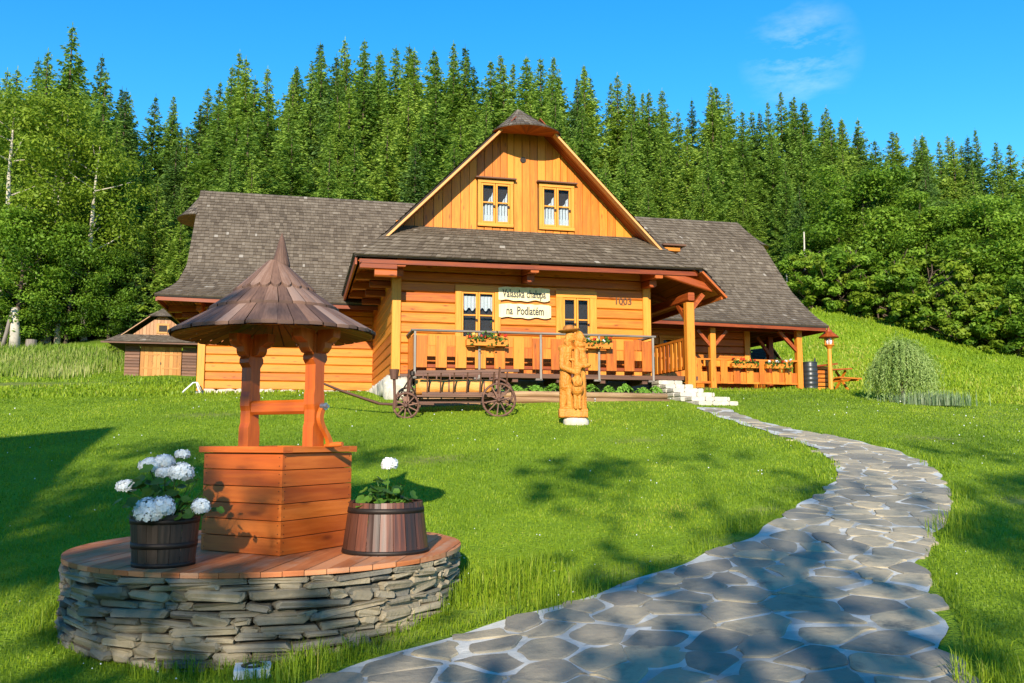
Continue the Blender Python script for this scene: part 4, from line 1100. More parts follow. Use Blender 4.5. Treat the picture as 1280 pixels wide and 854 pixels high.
ir=MB(); ir.tube([(FXc-.18,-.30,zf+.1),(FXc-.05,-.40,zf+.35),(FXc+.12,-.47,zf+.62)],[.018,.016,.014],7); ir.tube([(FXc+.22,-.30,zf+.12),(FXc+.10,-.40,zf+.4),(FXc+.12,-.47,zf+.62)],[.016,.015,.014],7); ir.tube([(FXc+.1,-.5,zf+.66),(FXc+.1,.5,zf+.68)],[.02,.02],8); ir.lathe((FXc+.12,-.47,zf+.64),[(.05,-.04),(.05,.04)],10)
ir.build('iron_fitting',M['iron'],cart)
ws_=MB(); ws_.tube([(FXc-.24,-.46,zf+.72),(FXc-.24,-.46,zf+.52)],[.10,.075],12); ws_.tube([(FXc-.24,-.46,zf+.52),(FXc-.22,-.42,zf-.05)],[.03,.03],7); ws_.build('front_bucket',M['cart'],cart)
db=MB()
db.tube([(FXc,-.04,zf+.02),(FXc-.55,-.02,zf+.05),(FXc-1.35,.02,zf+.32),(FXc-2.05,.03,zf+.60)],[.03,.028,.024,.018],8); db.tube([(FXc,.12,zf+.02),(FXc-.6,.08,zf+.05),(FXc-1.35,.05,zf+.30),(FXc-2.02,.05,zf+.585)],[.02,.02,.016,.012],8)
db.build('drawbar',M['cart'],cart)
Lr=.165; lz=zf+.225+Lr
lo=thing('hollow_log','honey coloured split log lying in the old wagon','log',tuple(CO+Matrix.Rotation(CA,3,'Z')@Vector((0.02,0,0))+Vector((0,0,cz_+lz-Lr))),CA)
b=MB(); N=14; n=16; pts=[]; rr=[]
for i in range(N+1):
    pts.append((-.78+1.55*i/N,.012*math.sin(i*1.3),Lr+.008*math.sin(i*2.1))); rr.append(Lr*(1+.05*math.sin(i*.9)+random.uniform(-.02,.02)))
b.tube(pts,rr,n,.6); b.build('log_body',M['hlog'],lo,True)
for x in(-.5,-.1,.3,.62):
    h_=MB(); h_.lathe((x,0,Lr),[(Lr*1.07,-.012),(Lr*1.07,.012),(Lr*1.02,.012),(Lr*1.02,-.012)],18,.3,Matrix.Rotation(R(90),3,'Y'),True); h_.build('strap',M['cart'],lo)
# ------------------------------------------------------------------ carved statue
SX,SY=1.15,16.7; SZ=gzf(SX,SY)
stat=thing('carved_statue','carved yellow wood statue of a couple with a child on the lawn','statue',(SX,SY,SZ)); stat.scale=(.9,.9,1.0)
b=MB(); lump(b,(.08,.02,.02),(.27,.25,.13),14,.6,.05); b.build('stone_block',M['whitestone'],stat,True)
sb=MB()
def cap(p0,p1,r0,r1,n=14,sq=(1,1)):
    """capsule from p0 to p1"""
    p0=Vector(p0);p1=Vector(p1);d=(p1-p0);L=d.length
    if L<1e-5: d=Vector((0,0,1))
    d.normalize(); P=[];Rr=[]
    for i in range(5):
        a_=math.pi/2*(1-i/4); P.append(p0-d*r0*math.sin(a_)); Rr.append(max(r0*math.cos(a_),.002))
    for i in range(5):
        a_=math.pi/2*i/4; P.append(p1+d*r1*math.sin(a_)); Rr.append(max(r1*math.cos(a_),.002))
    sb.tube(P,Rr,n,.5)
def ell(c,s,rot=None):
    M3=rot or Matrix.Identity(3); V=[];F=[];n=14;m=9
    for i in range(m+1):
        for k_ in range(n):
            ph=math.pi*i/m;th=2*math.pi*k_/n; V.append(Vector(c)+M3@Vector((math.sin(ph)*math.cos(th)*s[0],math.sin(ph)*math.sin(th)*s[1],math.cos(ph)*s[2])))
    for i in range(m):
        for k_ in range(n): F.append((i*n+k_,(i+1)*n+k_,(i+1)*n+(k_+1)%n,i*n+(k_+1)%n))
    sb.poly(V,F,None,.5)
# base: x right, y away, z up (metres); 64.5 px per metre in the photograph
sb.box((.015,0,.20),(.60,.46,.17),None,.5,.02)
zb=.28
# man, standing at left, turned towards the right
cap((-.195,.06,zb),(-.175,.05,.70),.07,.095); cap((-.045,-.04,zb),(-.065,.0,.70),.068,.09); ell((-.10,-.06,zb+.01),(.13,.09,.05)); 
cap((-.14,.03,.74),(-.13,.03,1.02),.135,.125); cap((-.13,.03,1.02),(-.12,.03,1.38),.128,.135); ell((-.12,.03,1.45),(.175,.12,.08))
cap((-.07,.02,1.5),(-.055,.02,1.60),.065,.06); ell((-.035,.0,1.68),(.098,.09,.125)); ell((.06,-.02,1.67),(.022,.018,.026)); ell((.045,-.02,1.615),(.03,.03,.02)); ell((.05,-.02,1.71),(.03,.05,.018))
ell((-.095,.02,1.62),(.06,.10,.12));
cap((-.20,-.06,1.42),(-.215,-.10,1.10),.072,.062); cap((-.215,-.10,1.08),(.04,-.21,.98),.06,.05); ell((.09,-.215,.97),(.06,.035,.04))
for i in range(4): cap((.10,-.235+.012*i,.995-.018*i),(.17,-.225+.012*i,.985-.018*i),.013,.010,8)
# woman, right, facing right, shawl and long dress
cap((.16,.04,zb),(.16,.04,.75),.145,.15); cap((.17,.04,.75),(.18,.04,1.05),.14,.105); cap((.18,.03,1.05),(.185,.03,1.36),.105,.11); ell((.185,.03,1.42),(.135,.11,.08))
cap((.18,.02,1.48),(.185,.02,1.55),.055,.055); ell((.19,.0,1.645),(.088,.088,.115)); ell((.275,-.01,1.635),(.02,.016,.022)); ell((.165,.02,1.66),(.105,.10,.125)); ell((.12,.03,1.53),(.08,.09,.10)); ell((.20,-.02,1.50),(.10,.09,.05))
cap((.10,-.08,1.38),(.09,-.13,1.12),.065,.06); cap((.09,-.13,1.12),(.28,-.20,1.10),.058,.05); ell((.32,-.2,1.11),(.06,.04,.04)); cap((.24,.02,1.36),(.29,-.08,1.14),.06,.055)
ell((.25,-.12,1.19),(.09,.09,.075))
for i in range(4): cap((.33,-.215+.012*i,1.125-.016*i),(.385,-.20+.012*i,1.115-.016*i),.012,.010,8)
for i in range(9):     # carved folds of the long skirt and the trousers
    a_=-2.9+i*.33; cap((.16+.142*math.cos(a_),.04+.142*math.sin(a_),zb+.02),(.16+.13*math.cos(a_),.04+.13*math.sin(a_),1.0),.016,.012,8)
for sx_ in(-.005,.075): ell((-.02+sx_*.4,-.088,1.695),(.016,.012,.010))
ell((-.14,-.085,1.30),(.03,.03,.20)); ell((.0,-.11,1.22),(.07,.03,.03)); ell((.245,-.07,1.66),(.018,.012,.01))
for i in range(6): ell((-.15+.02*i,.02-.11*math.sin(i*.5+.4),1.56-.012*i),(.028,.028,.05))
# child in front
ell((.10,-.21,.985),(.082,.08,.098)); ell((.115,-.29,.975),(.016,.018,.018)); ell((.10,-.20,1.045),(.092,.088,.055)); ell((.10,-.275,.945),(.03,.02,.012))
cap((.10,-.18,.88),(.10,-.18,.72),.075,.10); cap((.10,-.18,.72),(.10,-.18,.66),.10,.14)
cap((.055,-.19,.58),(.055,-.19,.30),.045,.038); cap((.145,-.19,.58),(.145,-.19,.30),.045,.038); ell((.055,-.23,.297),(.04,.075,.032)); ell((.145,-.23,.297),(.04,.075,.032))
cap((.015,-.2,.84),(.045,-.29,.73),.036,.03); cap((.185,-.2,.84),(.155,-.29,.73),.036,.03); ell((.10,-.31,.735),(.07,.045,.045)); ell((.075,-.335,.775),(.03,.03,.03)); ell((.125,-.335,.775),(.03,.03,.03)); ell((.10,-.345,.74),(.03,.03,.03))
fg=sb.build('carved_figures',M['carve'],stat)
rm=fg.modifiers.new('remesh','REMESH'); rm.mode='VOXEL'; rm.voxel_size=.009; rm.use_smooth_shade=True
tx=bpy.data.textures.new('chisel','CLOUDS'); tx.noise_scale=.035
dm=fg.modifiers.new('chisel','DISPLACE'); dm.texture=tx; dm.strength=.022; dm.mid_level=.5
dg=bpy.context.evaluated_depsgraph_get(); me=bpy.data.meshes.new_from_object(fg.evaluated_get(dg)); fg.modifiers.clear(); fg.data=me; me.name='carved_figures'
if not me.materials: me.materials.append(M['carve'])
uvl=me.uv_layers.new(name='UVMap') if not me.uv_layers else me.uv_layers[0]
co=np.zeros(len(me.vertices)*3,np.float32); me.vertices.foreach_get('co',co); co=co.reshape(-1,3); li=np.zeros(len(me.loops),np.int32); me.loops.foreach_get('vertex_index',li)
uvl.data.foreach_set('uv',np.stack([co[li,2],co[li,0]+co[li,1]*.7],1).astype(np.float32).ravel())
if 'tint' not in me.attributes: me.attributes.new('tint','FLOAT','FACE').data.foreach_set('value',np.full(len(me.polygons),.55,np.float32))
htb=MB(); htb.lathe((-.055,.01,1.775),[(.05,-.012),(.17,-.014),(.236,.018),(.242,.032),(.20,.03),(.128,.028),(.12,.075),(.095,.115),(.04,.125),(.0,.12)],22,.2,Matrix.Rotation(R(-5),3,'Y')); htb.build('hat',M['hatwood'],stat,True)
# ------------------------------------------------------------------ raised bed with bedding plants
p=HW(3.2,-1.75,0); BZ=2.40
bed=thing('raised_bed','long low planting bed edged with two brown timbers under the balcony','planter',(p.x,p.y,BZ),TH)
for i,(z0,u0,u1) in enumerate(((-.06,-2.95,3.1),(.075,-2.95,3.05),(.205,-2.9,3.0))):
    tb=MB(); tb.tube([(u0,-.02+.015*i,z0+random.uniform(-.01,.01)),((u0+u1)/2,-.015*i*-1,z0+.012),(u1,-.02+.015*i,z0)],[.072,.07,.07],10); tb.build('edging_timber',M['bedwood'],bed,True)
sl=MB(); sl.box((0,.35,.1),(5.9,.62,.30)); sl.build('soil',M['soil'],bed)
def bplant(seed):
    rs=random.Random(seed); r=bpy.data.objects.new('bedding_plant',None); col.objects.link(r); b=MB()
    for i in range(110):
        a_=rs.uniform(0,6.28);q=rs.random()**.6; c=Vector((q*.22*math.cos(a_),q*.16*math.sin(a_),.03+.13*(1-q*q)*rs.uniform(.6,1.1)+.02))
        d=Vector((math.cos(a_)*q+rs.gauss(0,.4),math.sin(a_)*q+rs.gauss(0,.4)-.3,.8)).normalized(); l=rs.uniform(.035,.06)
        x=d.orthogonal().normalized();y=d.cross(x);th=rs.uniform(0,6.28);e=x*math.cos(th)+y*math.sin(th);f=d.cross(e)
        b.face([c-e*l,c-f*l*.5+d*.008,c+e*l,c+f*l*.5+d*.008],None,rs.random())
    b.build('foliage',M['bedplant'],r); return r
bps=[bplant(3),bplant(9)]
bu=[-2.7,-2.28,-1.9,-1.45,-1.0,-.55,-.1,.32,.78,1.25,1.66,2.1,2.5,2.85]
for i,u in enumerate(bu):
    o=bps[i] if i<2 else copy_tree(bps[i%2]); q=HW(3.2+u,-1.75+.27+random.uniform(-.06,.06),0); o.location=(q.x,q.y,BZ+.23); o.rotation_euler=(0,0,random.uniform(0,6.28)); s=random.uniform(.85,1.25); o.scale=(s,s,s*random.uniform(.9,1.2))
    tag(o,'low bright green leafy plant in the timber edged bed below the balcony','plant','bedding plants in the raised bed')
# ------------------------------------------------------------------ flower boxes
def fbox(u,v,w,label,L=.85,seed=1,cols=('petalr','petaly','petalr')):
    rs=random.Random(seed); p=HW(u,v,w); r=thing('flower_box',label,'flower box',p,TH)
    b=MB(); b.box((0,-.085,.07),(L,.02,.14),None,.7,.004); b.box((0,.085,.07),(L,.02,.14),None,.7,.004); b.box((-L/2+.01,0,.07),(.02,.15,.138),None,.7); b.box((L/2-.01,0,.07),(.02,.15,.138),None,.7); b.box((0,0,.012),(L-.04,.15,.02)); b.build('trough',M['log'],r)
    s=MB(); s.box((0,0,.11),(L-.05,.14,.02)); s.build('soil',M['soil'],r)
    lf=MB()
    for i in range(170):
        x=rs.uniform(-L/2,L/2); c=Vector((x,rs.gauss(-.03,.07),.12+abs(rs.gauss(0,.08))*(1+.6*math.sin(x*9+seed))))
        if rs.random()<.15: c.z-=rs.uniform(.05,.18); c.y=-.13
        d=Vector((rs.gauss(0,.5),rs.gauss(-.5,.4),.8)).normalized(); l=rs.uniform(.03,.05); e=d.orthogonal().normalized(); f=d.cross(e)
        lf.face([c-e*l,c-f*l*.7,c+e*l,c+f*l*.7],None,rs.random())
    lf.build('foliage',M['geran'],r)
    for i in range(7):
        x=-L/2+.08+(L-.16)*i/6+rs.gauss(0,.02); c0=Vector((x,rs.uniform(-.1,0),.22+rs.uniform(-.03,.06))); b=MB()
        for k_ in range(26):
            d=Vector([rs.gauss(0,1) for _ in range(3)]).normalized(); c=c0+d*rs.uniform(.02,.05); e=d.orthogonal().normalized()*.022; f=d.cross(e); b.face([c-e,c-f,c+e,c+f],None,rs.random())
        b.build('blossom',M[cols[i%len(cols)]],r)
    return r
fbox(2.02,-1.30,3.72,'flower box with red blooms on the balcony rail below the left window',.95,1)
fbox(4.55,-1.30,3.72,'flower box with red and cream blooms behind the carved statue',.95,4,('petalr','petaly','petalw'))
fbox(11.55,4.45,3.86,'flower box with red blooms on verandah rail nearest its braced post',.9,6)
fbox(12.75,4.45,3.86,'flower box with white and red blooms on verandah rail near the barrel',.9,8,('petalw','petalr','petalw'))
# ------------------------------------------------------------------ stone steps
q=HW(6.95,-2.6,0)
stp=thing('stone_steps','pale rough stone steps climbing from path to the entrance porch','steps',(q.x,q.y,gzf(q.x,q.y)),TH)
q0=stp.location.z; NS=6
for i in range(NS):
    b=MB(); u0,u1=(-.42-.02*i,.62-.10*i) if i>1 else (-.36,.62)
    zt_=2.40+(3.10-2.40)*(i+.6)/NS-q0; v=.02+i*.37
    x=u0; 
    while x<u1-.05:
        l=min(random.uniform(.22,.42),u1-x); 
        for k_ in range(2):
            b.box((x+l/2,v+.22+random.uniform(-.015,.015),zt_-.05-.11*k_-.002),(l-.014,.46,.096),None,None,.02)
        x+=l
    b.box(((u0+u1)/2,v+.25,zt_-.24),(u1-u0-.05,.42,.36),None,.3)
    b.build('step',M['whitestone'],stp)
# ------------------------------------------------------------------ verandah side: rain barrel, lamp, planter fence, table
q=HW(13.98,4.62,0); bz=3.22
rb=thing('rain_barrel','black ribbed plastic rain barrel at the end of the verandah','barrel',(q.x,q.y,bz))
b=MB(); pr=[(0,0)]
for i in range(25):
    z_=.86*i/24; pr.append((.235+.008*math.sin(i*1.57)+.018*math.sin(math.pi*z_/.86),z_))
pr+=[(.22,.885),(.0,.89)]; b.lathe((0,0,0),pr,28,.5); b.build('barrel_body',M['blackplastic'],rb,True)
b=MB(); b.tube([(.18,0,.88),(.18,0,1.02)],[.03,.03],8); b.build('pipe',M['blackplastic'],rb)
b=MB(); b.lathe((0,0,0),[(.24,.862),(.25,.862),(.25,.886),(.22,.896),(.0,.90)],28,.5); b.build('lid',M['blackplastic'],rb)
q=HW(14.52,4.3,0); lz_=gzf(q.x,q.y)-.02
lp=thing('lamp_post','wooden lamp post with little shingled roof beside the verandah','lamp post',(q.x,q.y,lz_),TH)
b=MB(); b.tube([(0,0,0),(0,0,.9),(.0,0,1.55)],[.085,.07,.06],10,.95); b.build('post',M['trim'],lp)
b=MB(); b.lathe((0,0,1.55),[(.07,-.1),(.12,-.03),(.16,0),(.16,.03),(.05,.04)],12,.6); b.build('lantern_base',M['log'],lp)
for i in range(6):
    a_=i*math.pi/3; b=MB(); b.beam((.13*math.cos(a_),.13*math.sin(a_),1.57),(.15*math.cos(a_),.15*math.sin(a_),1.82),.025,.025,t=.8); b.build('lantern_bar',M['log'],lp)
b=MB(); b.lathe((0,0,1.58),[(.085,0),(.10,.1),(.085,.2)],12,.5); b.build('lantern_glass',M['white'],lp,True)
b=MB(); b.lathe((0,0,1.80),[(.0,-.005),(.30,.0),(.32,.02),(.20,.13),(.11,.20),(.10,.26),(.045,.27),(.035,.36),(.0,.40)],16,.4); b.build('lamp_roof',M['logred'],lp)
q=HW(14.45,5.0,0); z0=gzf(q.x,q.y)
fr=thing('slatted_bin','low slatted wooden bin with sloping lid behind the lamp post','bin',(q.x,q.y,z0),TH)
for i in range(6):
    b=MB(); b.box((0,-.3,.1+i*.135),(.72,.03,.10),None,None,.004); b.build('slat',M['log'],fr)
for x in(-.34,.34):
    b=MB(); b.box((x,-.26,.42),(.07,.06,.84),None,.6); b.build('leg',M['log'],fr)
b=MB(); b.beam((-.42,-.3,.80),(.46,-.3,.90),.5,.05,t=.2); b.build('lid',M['logred'],fr)
b=MB(); b.box((0,.05,.4),(.7,.5,.75)); b.build('bin_body',M['logred'],fr)
q=HW(15.35,5.4,0); z0=gzf(q.x,q.y)
tb=thing('picnic_table','reddish plank picnic table standing beyond the lamp post','table',(q.x,q.y,z0),TH+.3)
for i in range(4):
    b=MB(); b.box((0,-.27+i*.18,.74),(1.1,.165,.045),Matrix.Rotation(R(-4),3,'Y'),None,.005); b.build('top_board',M['logred'],tb)
for x in(-.4,.4):
    for s_ in(-1,1):
        b=MB(); b.beam((x,s_*.3,0),(x,-s_*.2,.72),.07,.05,(1,0,0)); b.build('leg',M['log'],tb)
b=MB(); b.box((0,-.6,.42),(1.1,.22,.045)); b.build('bench_board',M['log'],tb)
b=MB(); b.beam((-.4,-.68,.38),(-.4,.4,.38),.05,.07); b.beam((.4,-.68,.38),(.4,.4,.38),.05,.07); b.build('cross_rail',M['log'],tb)
# bench on the verandah
q=HW(11.5,5.25,3.22); bn=thing('wooden_bench','orange wooden bench standing against the verandah wall','bench',q,TH)
b=MB(); b.box((0,0,.44),(1.6,.4,.05)); b.build('seat',M['log'],bn); b=MB(); b.box((0,.2,.86),(1.7,.05,.2),None,.9,.01); b.build('backrest',M['gable'],bn)
for x in(-.7,.7):
    b=MB(); b.box((x,0,.21),(.07,.36,.42)); b.build('leg',M['log'],bn); b=MB(); b.box((x,.215,.7),(.07,.03,.55)); b.build('back_post',M['log'],bn)
# ------------------------------------------------------------------ garage
GX,GY=-14.55,36.0; GZ=gzf(GX,GY)-.05; GT=R(14)
gar=thing('brown_garage','small brown log garage with yellow double doors at the forest edge','garage',(GX,GY,GZ),GT); gar.scale=(.68,.68,.57)
Wd=4.1; Hh=2.55
b=MB()
z=.05
while z<Hh:
    for (x0,x1) in((-Wd/2,-1.22),(1.22,Wd/2)): b.box(((x0+x1)/2,0,z+.11),(x1-x0,.1,.205),None,None,.02)
    for x in(-Wd/2+.05,Wd/2-.05): b.box((x,2.55,z+.11),(.1,5,.205),None,None,.02)
    z+=.22
b.box((0,0.01,Hh-.18),(2.44,.1,.36),None,.5,.01); b.box((0,5.02,1.3),(4.0,.1,2.5)); b.build('log_wall',M['brownlog'],gar)
for sg in(-1,1):
    b=MB()
    for i in range(5): b.box((sg*(.12+.235*i),-.02,1.12),(.228,.05,2.18),None,None,.006)
    for z_ in(.65,1.65): b.box((sg*.6,-.055,z_),(1.0,.02,.10),None,.5)
    b.build('garage_door',M['gardoor'],gar)
b=MB(); b.box((.0,-.06,1.0),(.05,.05,.16)); b.build('door_handle',M['iron'],gar)
b=MB()
for i in range(19):
    x=-1.9+i*.2; t0=4.62-abs(x+.005)*.93;t1=4.62-abs(x+.19)*.93
    if min(t0,t1)>2.9: b.prism([(x+.005,2.8),(x+.19,2.8),(x+.19,t1),(x+.005,t0)],(0,-.02,0),(1,0,0),(0,0,1),(0,-1,0),.04)
b.build('gable_boards',M['barnwood'],gar)
b=MB(); b.box((0.05,-.06,3.55),(.74,.05,.74),None,.9,.01); w=b.build('window',M['gardoor'],gar); b=MB(); b.box((0.05,-.09,3.55),(.46,.02,.46)); b.build('pane',M['dark'],w)
_r,_b,_s=roof,base,sof
roof=MB();base=MB();sof=MB()
gl_=polyl([(-3.05,-1.0,2.45),(-2.3,-.25,3.05)]);gr_=polyl([(3.05,-1.0,2.45),(2.3,-.25,3.05)]); slab(base,gl_,gr_,.05,3); shingles(roof,gl_,gr_,.2,.16)
A=polyl([(-3.05,-1.0,2.45),(-2.3,-.3,3.0),(-.6,-.3,4.55),(0,.4,5.1)]);B=polyl([(-3.05,6,2.45),(-2.3,6,3.0),(-.6,6,4.55),(0,6,5.1)]); slab(base,B,A,.06,6); shingles(roof,B,A,.25,.2)
A=polyl([(3.05,-1.0,2.45),(2.3,-.3,3.0),(.6,-.3,4.55),(0,.4,5.1)]);B=polyl([(3.05,6,2.45),(2.3,6,3.0),(.6,6,4.55),(0,6,5.1)]); slab(base,A,B,.06,6); shingles(roof,A,B,.25,.2)
A=polyl([(-.75,-.45,4.42),(-.02,.4,5.12)]);B=polyl([(.75,-.45,4.42),(.02,.4,5.12)]); slab(base,A,B,.05,3); shingles(roof,A,B,.2,.16)
g_=roof.build('roof',M['shingle'],gar); base.build('roof_felt',M['roofbase'],g_)
b=MB(); b.beam((-2.35,-.33,2.86),(-.62,-.33,4.44),.04,.16,(0,-1,0),.9); b.build('barge_board',M['barnwood'],gar); b=MB(); b.beam((.62,-.33,4.44),(2.35,-.33,2.86),.04,.16,(0,-1,0),.9); b.build('barge_board',M['barnwood'],gar)
b=MB(); b.beam((-3.25,-.95,2.38),(3.25,-.95,2.38),.05,.12,t=.2); b.build('fascia',M['brownlog'],gar)
# little house roof behind the verandah
q=Vector((9.5,33.0,0)); z0=gzf(q.x,q.y)
ph=thing('garden_shed','small dark shed with pitched shingle roof behind the verandah','shed',(q.x,q.y,z0),TH+.25); ph.scale=(.48,.48,.5)
b=MB(); b.box((0,0,.75),(2.2,1.8,1.5)); b.build('shed_wall',M['brownlog'],ph)
b=MB(); b.prism([(-1.05,1.5),(1.05,1.5),(0,2.5)],(0,-.93,0),(1,0,0),(0,0,1),(0,-1,0),.05,.2); b.build('shed_gable',M['brownlog'],ph)
roof=MB();base=MB()
A=polyl([(-1.4,-1.2,1.25),(0,-1.2,2.6)]);B=polyl([(-1.4,1.2,1.25),(0,1.2,2.6)]); slab(base,B,A,.05,2); shingles(roof,B,A,.2,.16)
A=polyl([(1.4,-1.2,1.25),(0,-1.2,2.6)]);B=polyl([(1.4,1.2,1.25),(0,1.2,2.6)]); slab(base,A,B,.05,2); shingles(roof,A,B,.2,.16)
g_=roof.build('roof',M['shingle'],ph); base.build('roof_felt',M['roofbase'],g_)
b=MB(); b.beam((-1.4,-1.22,1.18),(0,-1.22,2.52),.03,.12,(0,-1,0),.9); b.build('barge_board',M['barnwood'],ph); b=MB(); b.beam((0,-1.22,2.52),(1.4,-1.22,1.18),.03,.12,(0,-1,0),.9); b.build('barge_board',M['barnwood'],ph)
# white bent hose end at the left corner
q=HW(-5.05,5.55,0); z0=gzf(q.x,q.y)
hp=MB(); hp.tube([(.22,.1,.10),(.12,.0,.34),(.02,-.04,.33),(-.18,-.1,.12),(-.26,-.14,.02)],[.02]*5,8,.5); hp.tube([(.1,0,.34),(.2,-.08,.12),(.27,-.1,.02)],[.02]*3,8,.5)
o=hp.build('hose',M['white'],None,True); o.location=(q.x,q.y,z0); tag(o,'short white bent drain hose at the left corner of the log wall','hose')
# ------------------------------------------------------------------ trees
def quads_mesh(name,C,A,B,tint,mat,parent):
    """rhombus leaves: centre C, half axes A (long) and B (short)"""
    V=np.stack([C-A,C-B*1.0+A*.1,C+A,C+B*1.0+A*.1],1).reshape(-1,3); n=len(C)
    return np_mesh(name,V,np.arange(4*n),4,tint,mat,parent)
def unit(v): return v/(np.linalg.norm(v,axis=-1,keepdims=True)+1e-9)
def proto_root(name):
    o=bpy.data.objects.new(name,None); col.objects.link(o); o.empty_display_size=.3; return o
def spruce(seed,H=20.0,rm=.165,mat='needle',nw=36,dens=1.0):
    r=np.random.default_rng(seed); root=proto_root('spruce_tree'); C=[];A=[];B=[];T=[]
    NB=int(nw*8)
    for w in range(NB):
        f=(w+r.uniform(-3,3))/NB; f=min(max(f,0),.995); f=f**1.05; z0=H*(.06+.93*f); rad=H*rm*1.45*((1-f)**1.02)*r.uniform(.5,1.15)+.05
        a=w*2.39996+r.uniform(-.5,.5); L=rad; d=np.array([math.cos(a),math.sin(a),0]); sd_=np.array([-d[1],d[0],0])
        drop=r.uniform(.15,.55)*(1-f)+(-.45*f); tb=r.uniform(0,1)
        ns=max(3,int(L/.15*dens)); s=(np.arange(ns)+.5+r.uniform(-.3,.3,ns))/ns
        base=np.outer(s*L,d)+np.stack([0*s,0*s,z0-drop*s*L+.25*L*s**3],1)
        for k_ in range(4):
            sg=(-1,1,0,r.choice([-1,1]))[k_]; l=(.07+.36*(1-s)*min(1,L/2.0)+.10*min(1,L))*r.uniform(.6,1.25,ns)
            dirv=unit(d*r.uniform(.4,1.0,(ns,1))+sd_*sg*r.uniform(.4,1.0,(ns,1))+np.array([0,0,-.35])*r.uniform(-.2,2.0,(ns,1)))
            nn=unit(np.array([0,0,.6])+d*.5+r.normal(0,.55,(ns,3))); bb=unit(np.cross(nn,dirv))
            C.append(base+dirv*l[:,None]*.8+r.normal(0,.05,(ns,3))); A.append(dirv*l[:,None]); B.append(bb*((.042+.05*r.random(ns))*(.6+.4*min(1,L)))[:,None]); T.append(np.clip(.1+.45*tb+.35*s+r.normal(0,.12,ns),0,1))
    # leader
    z=np.linspace(H*.96,H*1.0,5); n=5; C.append(np.stack([0*z,0*z,z],1)); A.append(np.tile([0,0,.22],(n,1))); B.append(unit(r.normal(0,1,(n,3))*[1,1,0])*.03); T.append(np.full(n,.4))
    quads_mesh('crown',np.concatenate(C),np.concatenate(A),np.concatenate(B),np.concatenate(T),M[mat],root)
    t=MB(); t.tube([(0,0,-1),(0,0,H*.3),(.05,0,H*.7),(0,0,H*.97)],[H*.0125,H*.010,H*.005,.02],7,.5); t.build('trunk',M['bark'],root,True)
    return root
def broadleaf(seed,H=12.0,W=4.0,mat='leaf',bark='bark',name='broadleaf_tree',base=.18,nclump=85,nleaf=150,ls=.16,stems=1,airy=0.0):
    r=np.random.default_rng(seed); root=proto_root(name); t=MB(); tips=[]
    for st_ in range(stems):
        off=np.array([r.uniform(-.3,.3),r.uniform(-.3,.3)])*(stems>1); lean=r.uniform(-.06,.06,2)*H*(1.6 if stems>1 else .7); pts=[];rr=[]
        for i in range(8):
            f=i/7; pts.append((off[0]+lean[0]*f+r.normal(0,.05),off[1]+lean[1]*f+r.normal(0,.05),-.6+(H*.9+.6)*f)); rr.append(H*.016*(1-f)**.8/(stems**.4)+.015)
        t.tube(pts,rr,8,.5)
        for b in range(11):
            f=r.uniform(.22,.9); i=int(f*7); p=np.array(pts[i])*(1-(f*7-i))+np.array(pts[min(7,i+1)])*(f*7-i); a=r.uniform(0,6.28); L=W*(1.15-.6*f)*r.uniform(.5,1); up=r.uniform(.35,.9)
            q=p+np.array([math.cos(a)*L*.55,math.sin(a)*L*.55,L*up*.5]); e=p+np.array([math.cos(a)*L,math.sin(a)*L,L*up])
            t.tube([tuple(p),tuple(q),tuple(e)],[H*.0065*(1-f)+.02,H*.004*(1-f)+.015,.012],6,.5); tips.append(e)
    t.build('trunk',M[bark],root,True)
    C=[];A=[];B=[];T=[]
    for c in range(nclump):
        u=r.normal(0,1,3);u/=np.linalg.norm(u); rad=r.uniform(.35,1.0)**.5
        h=.5+.5*u[2]*rad; z=H*(base+(1-base)*h); wid=W*(.55+.75*math.sin(math.pi*min(1,max(0,.12+.80*h)))**.9)*.78
        if airy and r.random()<airy*.5: continue
        cc=np.array([u[0]*rad*wid,u[1]*rad*wid,z])
        if c<len(tips) and r.random()<.7: cc=tips[c]
        cr=H*r.uniform(.05,.105); n=int(nleaf*r.uniform(.5,1.3)); tb=r.uniform(0,1)
        d=unit(r.normal(0,1,(n,3))); q=r.random((n,1))**.4; p=cc+d*q*cr*np.array([1.3,1.3,.72])
        nn=unit(d*.7+np.array([0,0,.7])+r.normal(0,.5,(n,3))); a=unit(np.cross(nn,r.normal(0,1,(n,3)))); b=np.cross(nn,a); l=ls*r.uniform(.65,1.25,(n,1))
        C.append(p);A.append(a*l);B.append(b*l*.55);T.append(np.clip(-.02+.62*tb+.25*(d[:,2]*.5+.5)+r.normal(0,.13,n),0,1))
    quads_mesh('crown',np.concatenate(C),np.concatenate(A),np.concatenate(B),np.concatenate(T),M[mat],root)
    return root
used=set()
def place(proto,x,y,h,h0,label,cat,group=None,rz=None,z=None,wx=1.0):
    if proto.name in used: o=copy_tree(proto)
    else: o=proto; used.add(proto.name)
    s=h/h0; o.location=(x,y,(gzf(x,y) if z is None else z)-.1); o.rotation_euler=(random.uniform(-.02,.02),random.uniform(-.02,.02),random.uniform(0,6.28) if rz is None else rz); o.scale=(s*wx,s*wx,s)
    return tag(o,label,cat,group)
CP,SP=math.cos(PITCH),math.sin(PITCH)
def ray(px,py):
    a=(px-640)/1090.;b=(427-py)/1090.
    return a/(CP-b*SP),(SP+b*CP)/(CP-b*SP)       # X per Y, Z per Y
SKX=[-300,0,40,95,130,150,190,225,250,278,300,345,375,405,430,452,480,505,540,570,600,630,665,700,740,790,815,850,905,950,975,1010,1060,1100,1140,1180,1240,1280,1600]
SKY=[90,88,80,60,95,120,108,150,118,62,74,86,78,46,60,46,52,56,66,60,72,70,66,80,86,92,112,122,102,126,112,118,142,156,156,166,168,176,190]
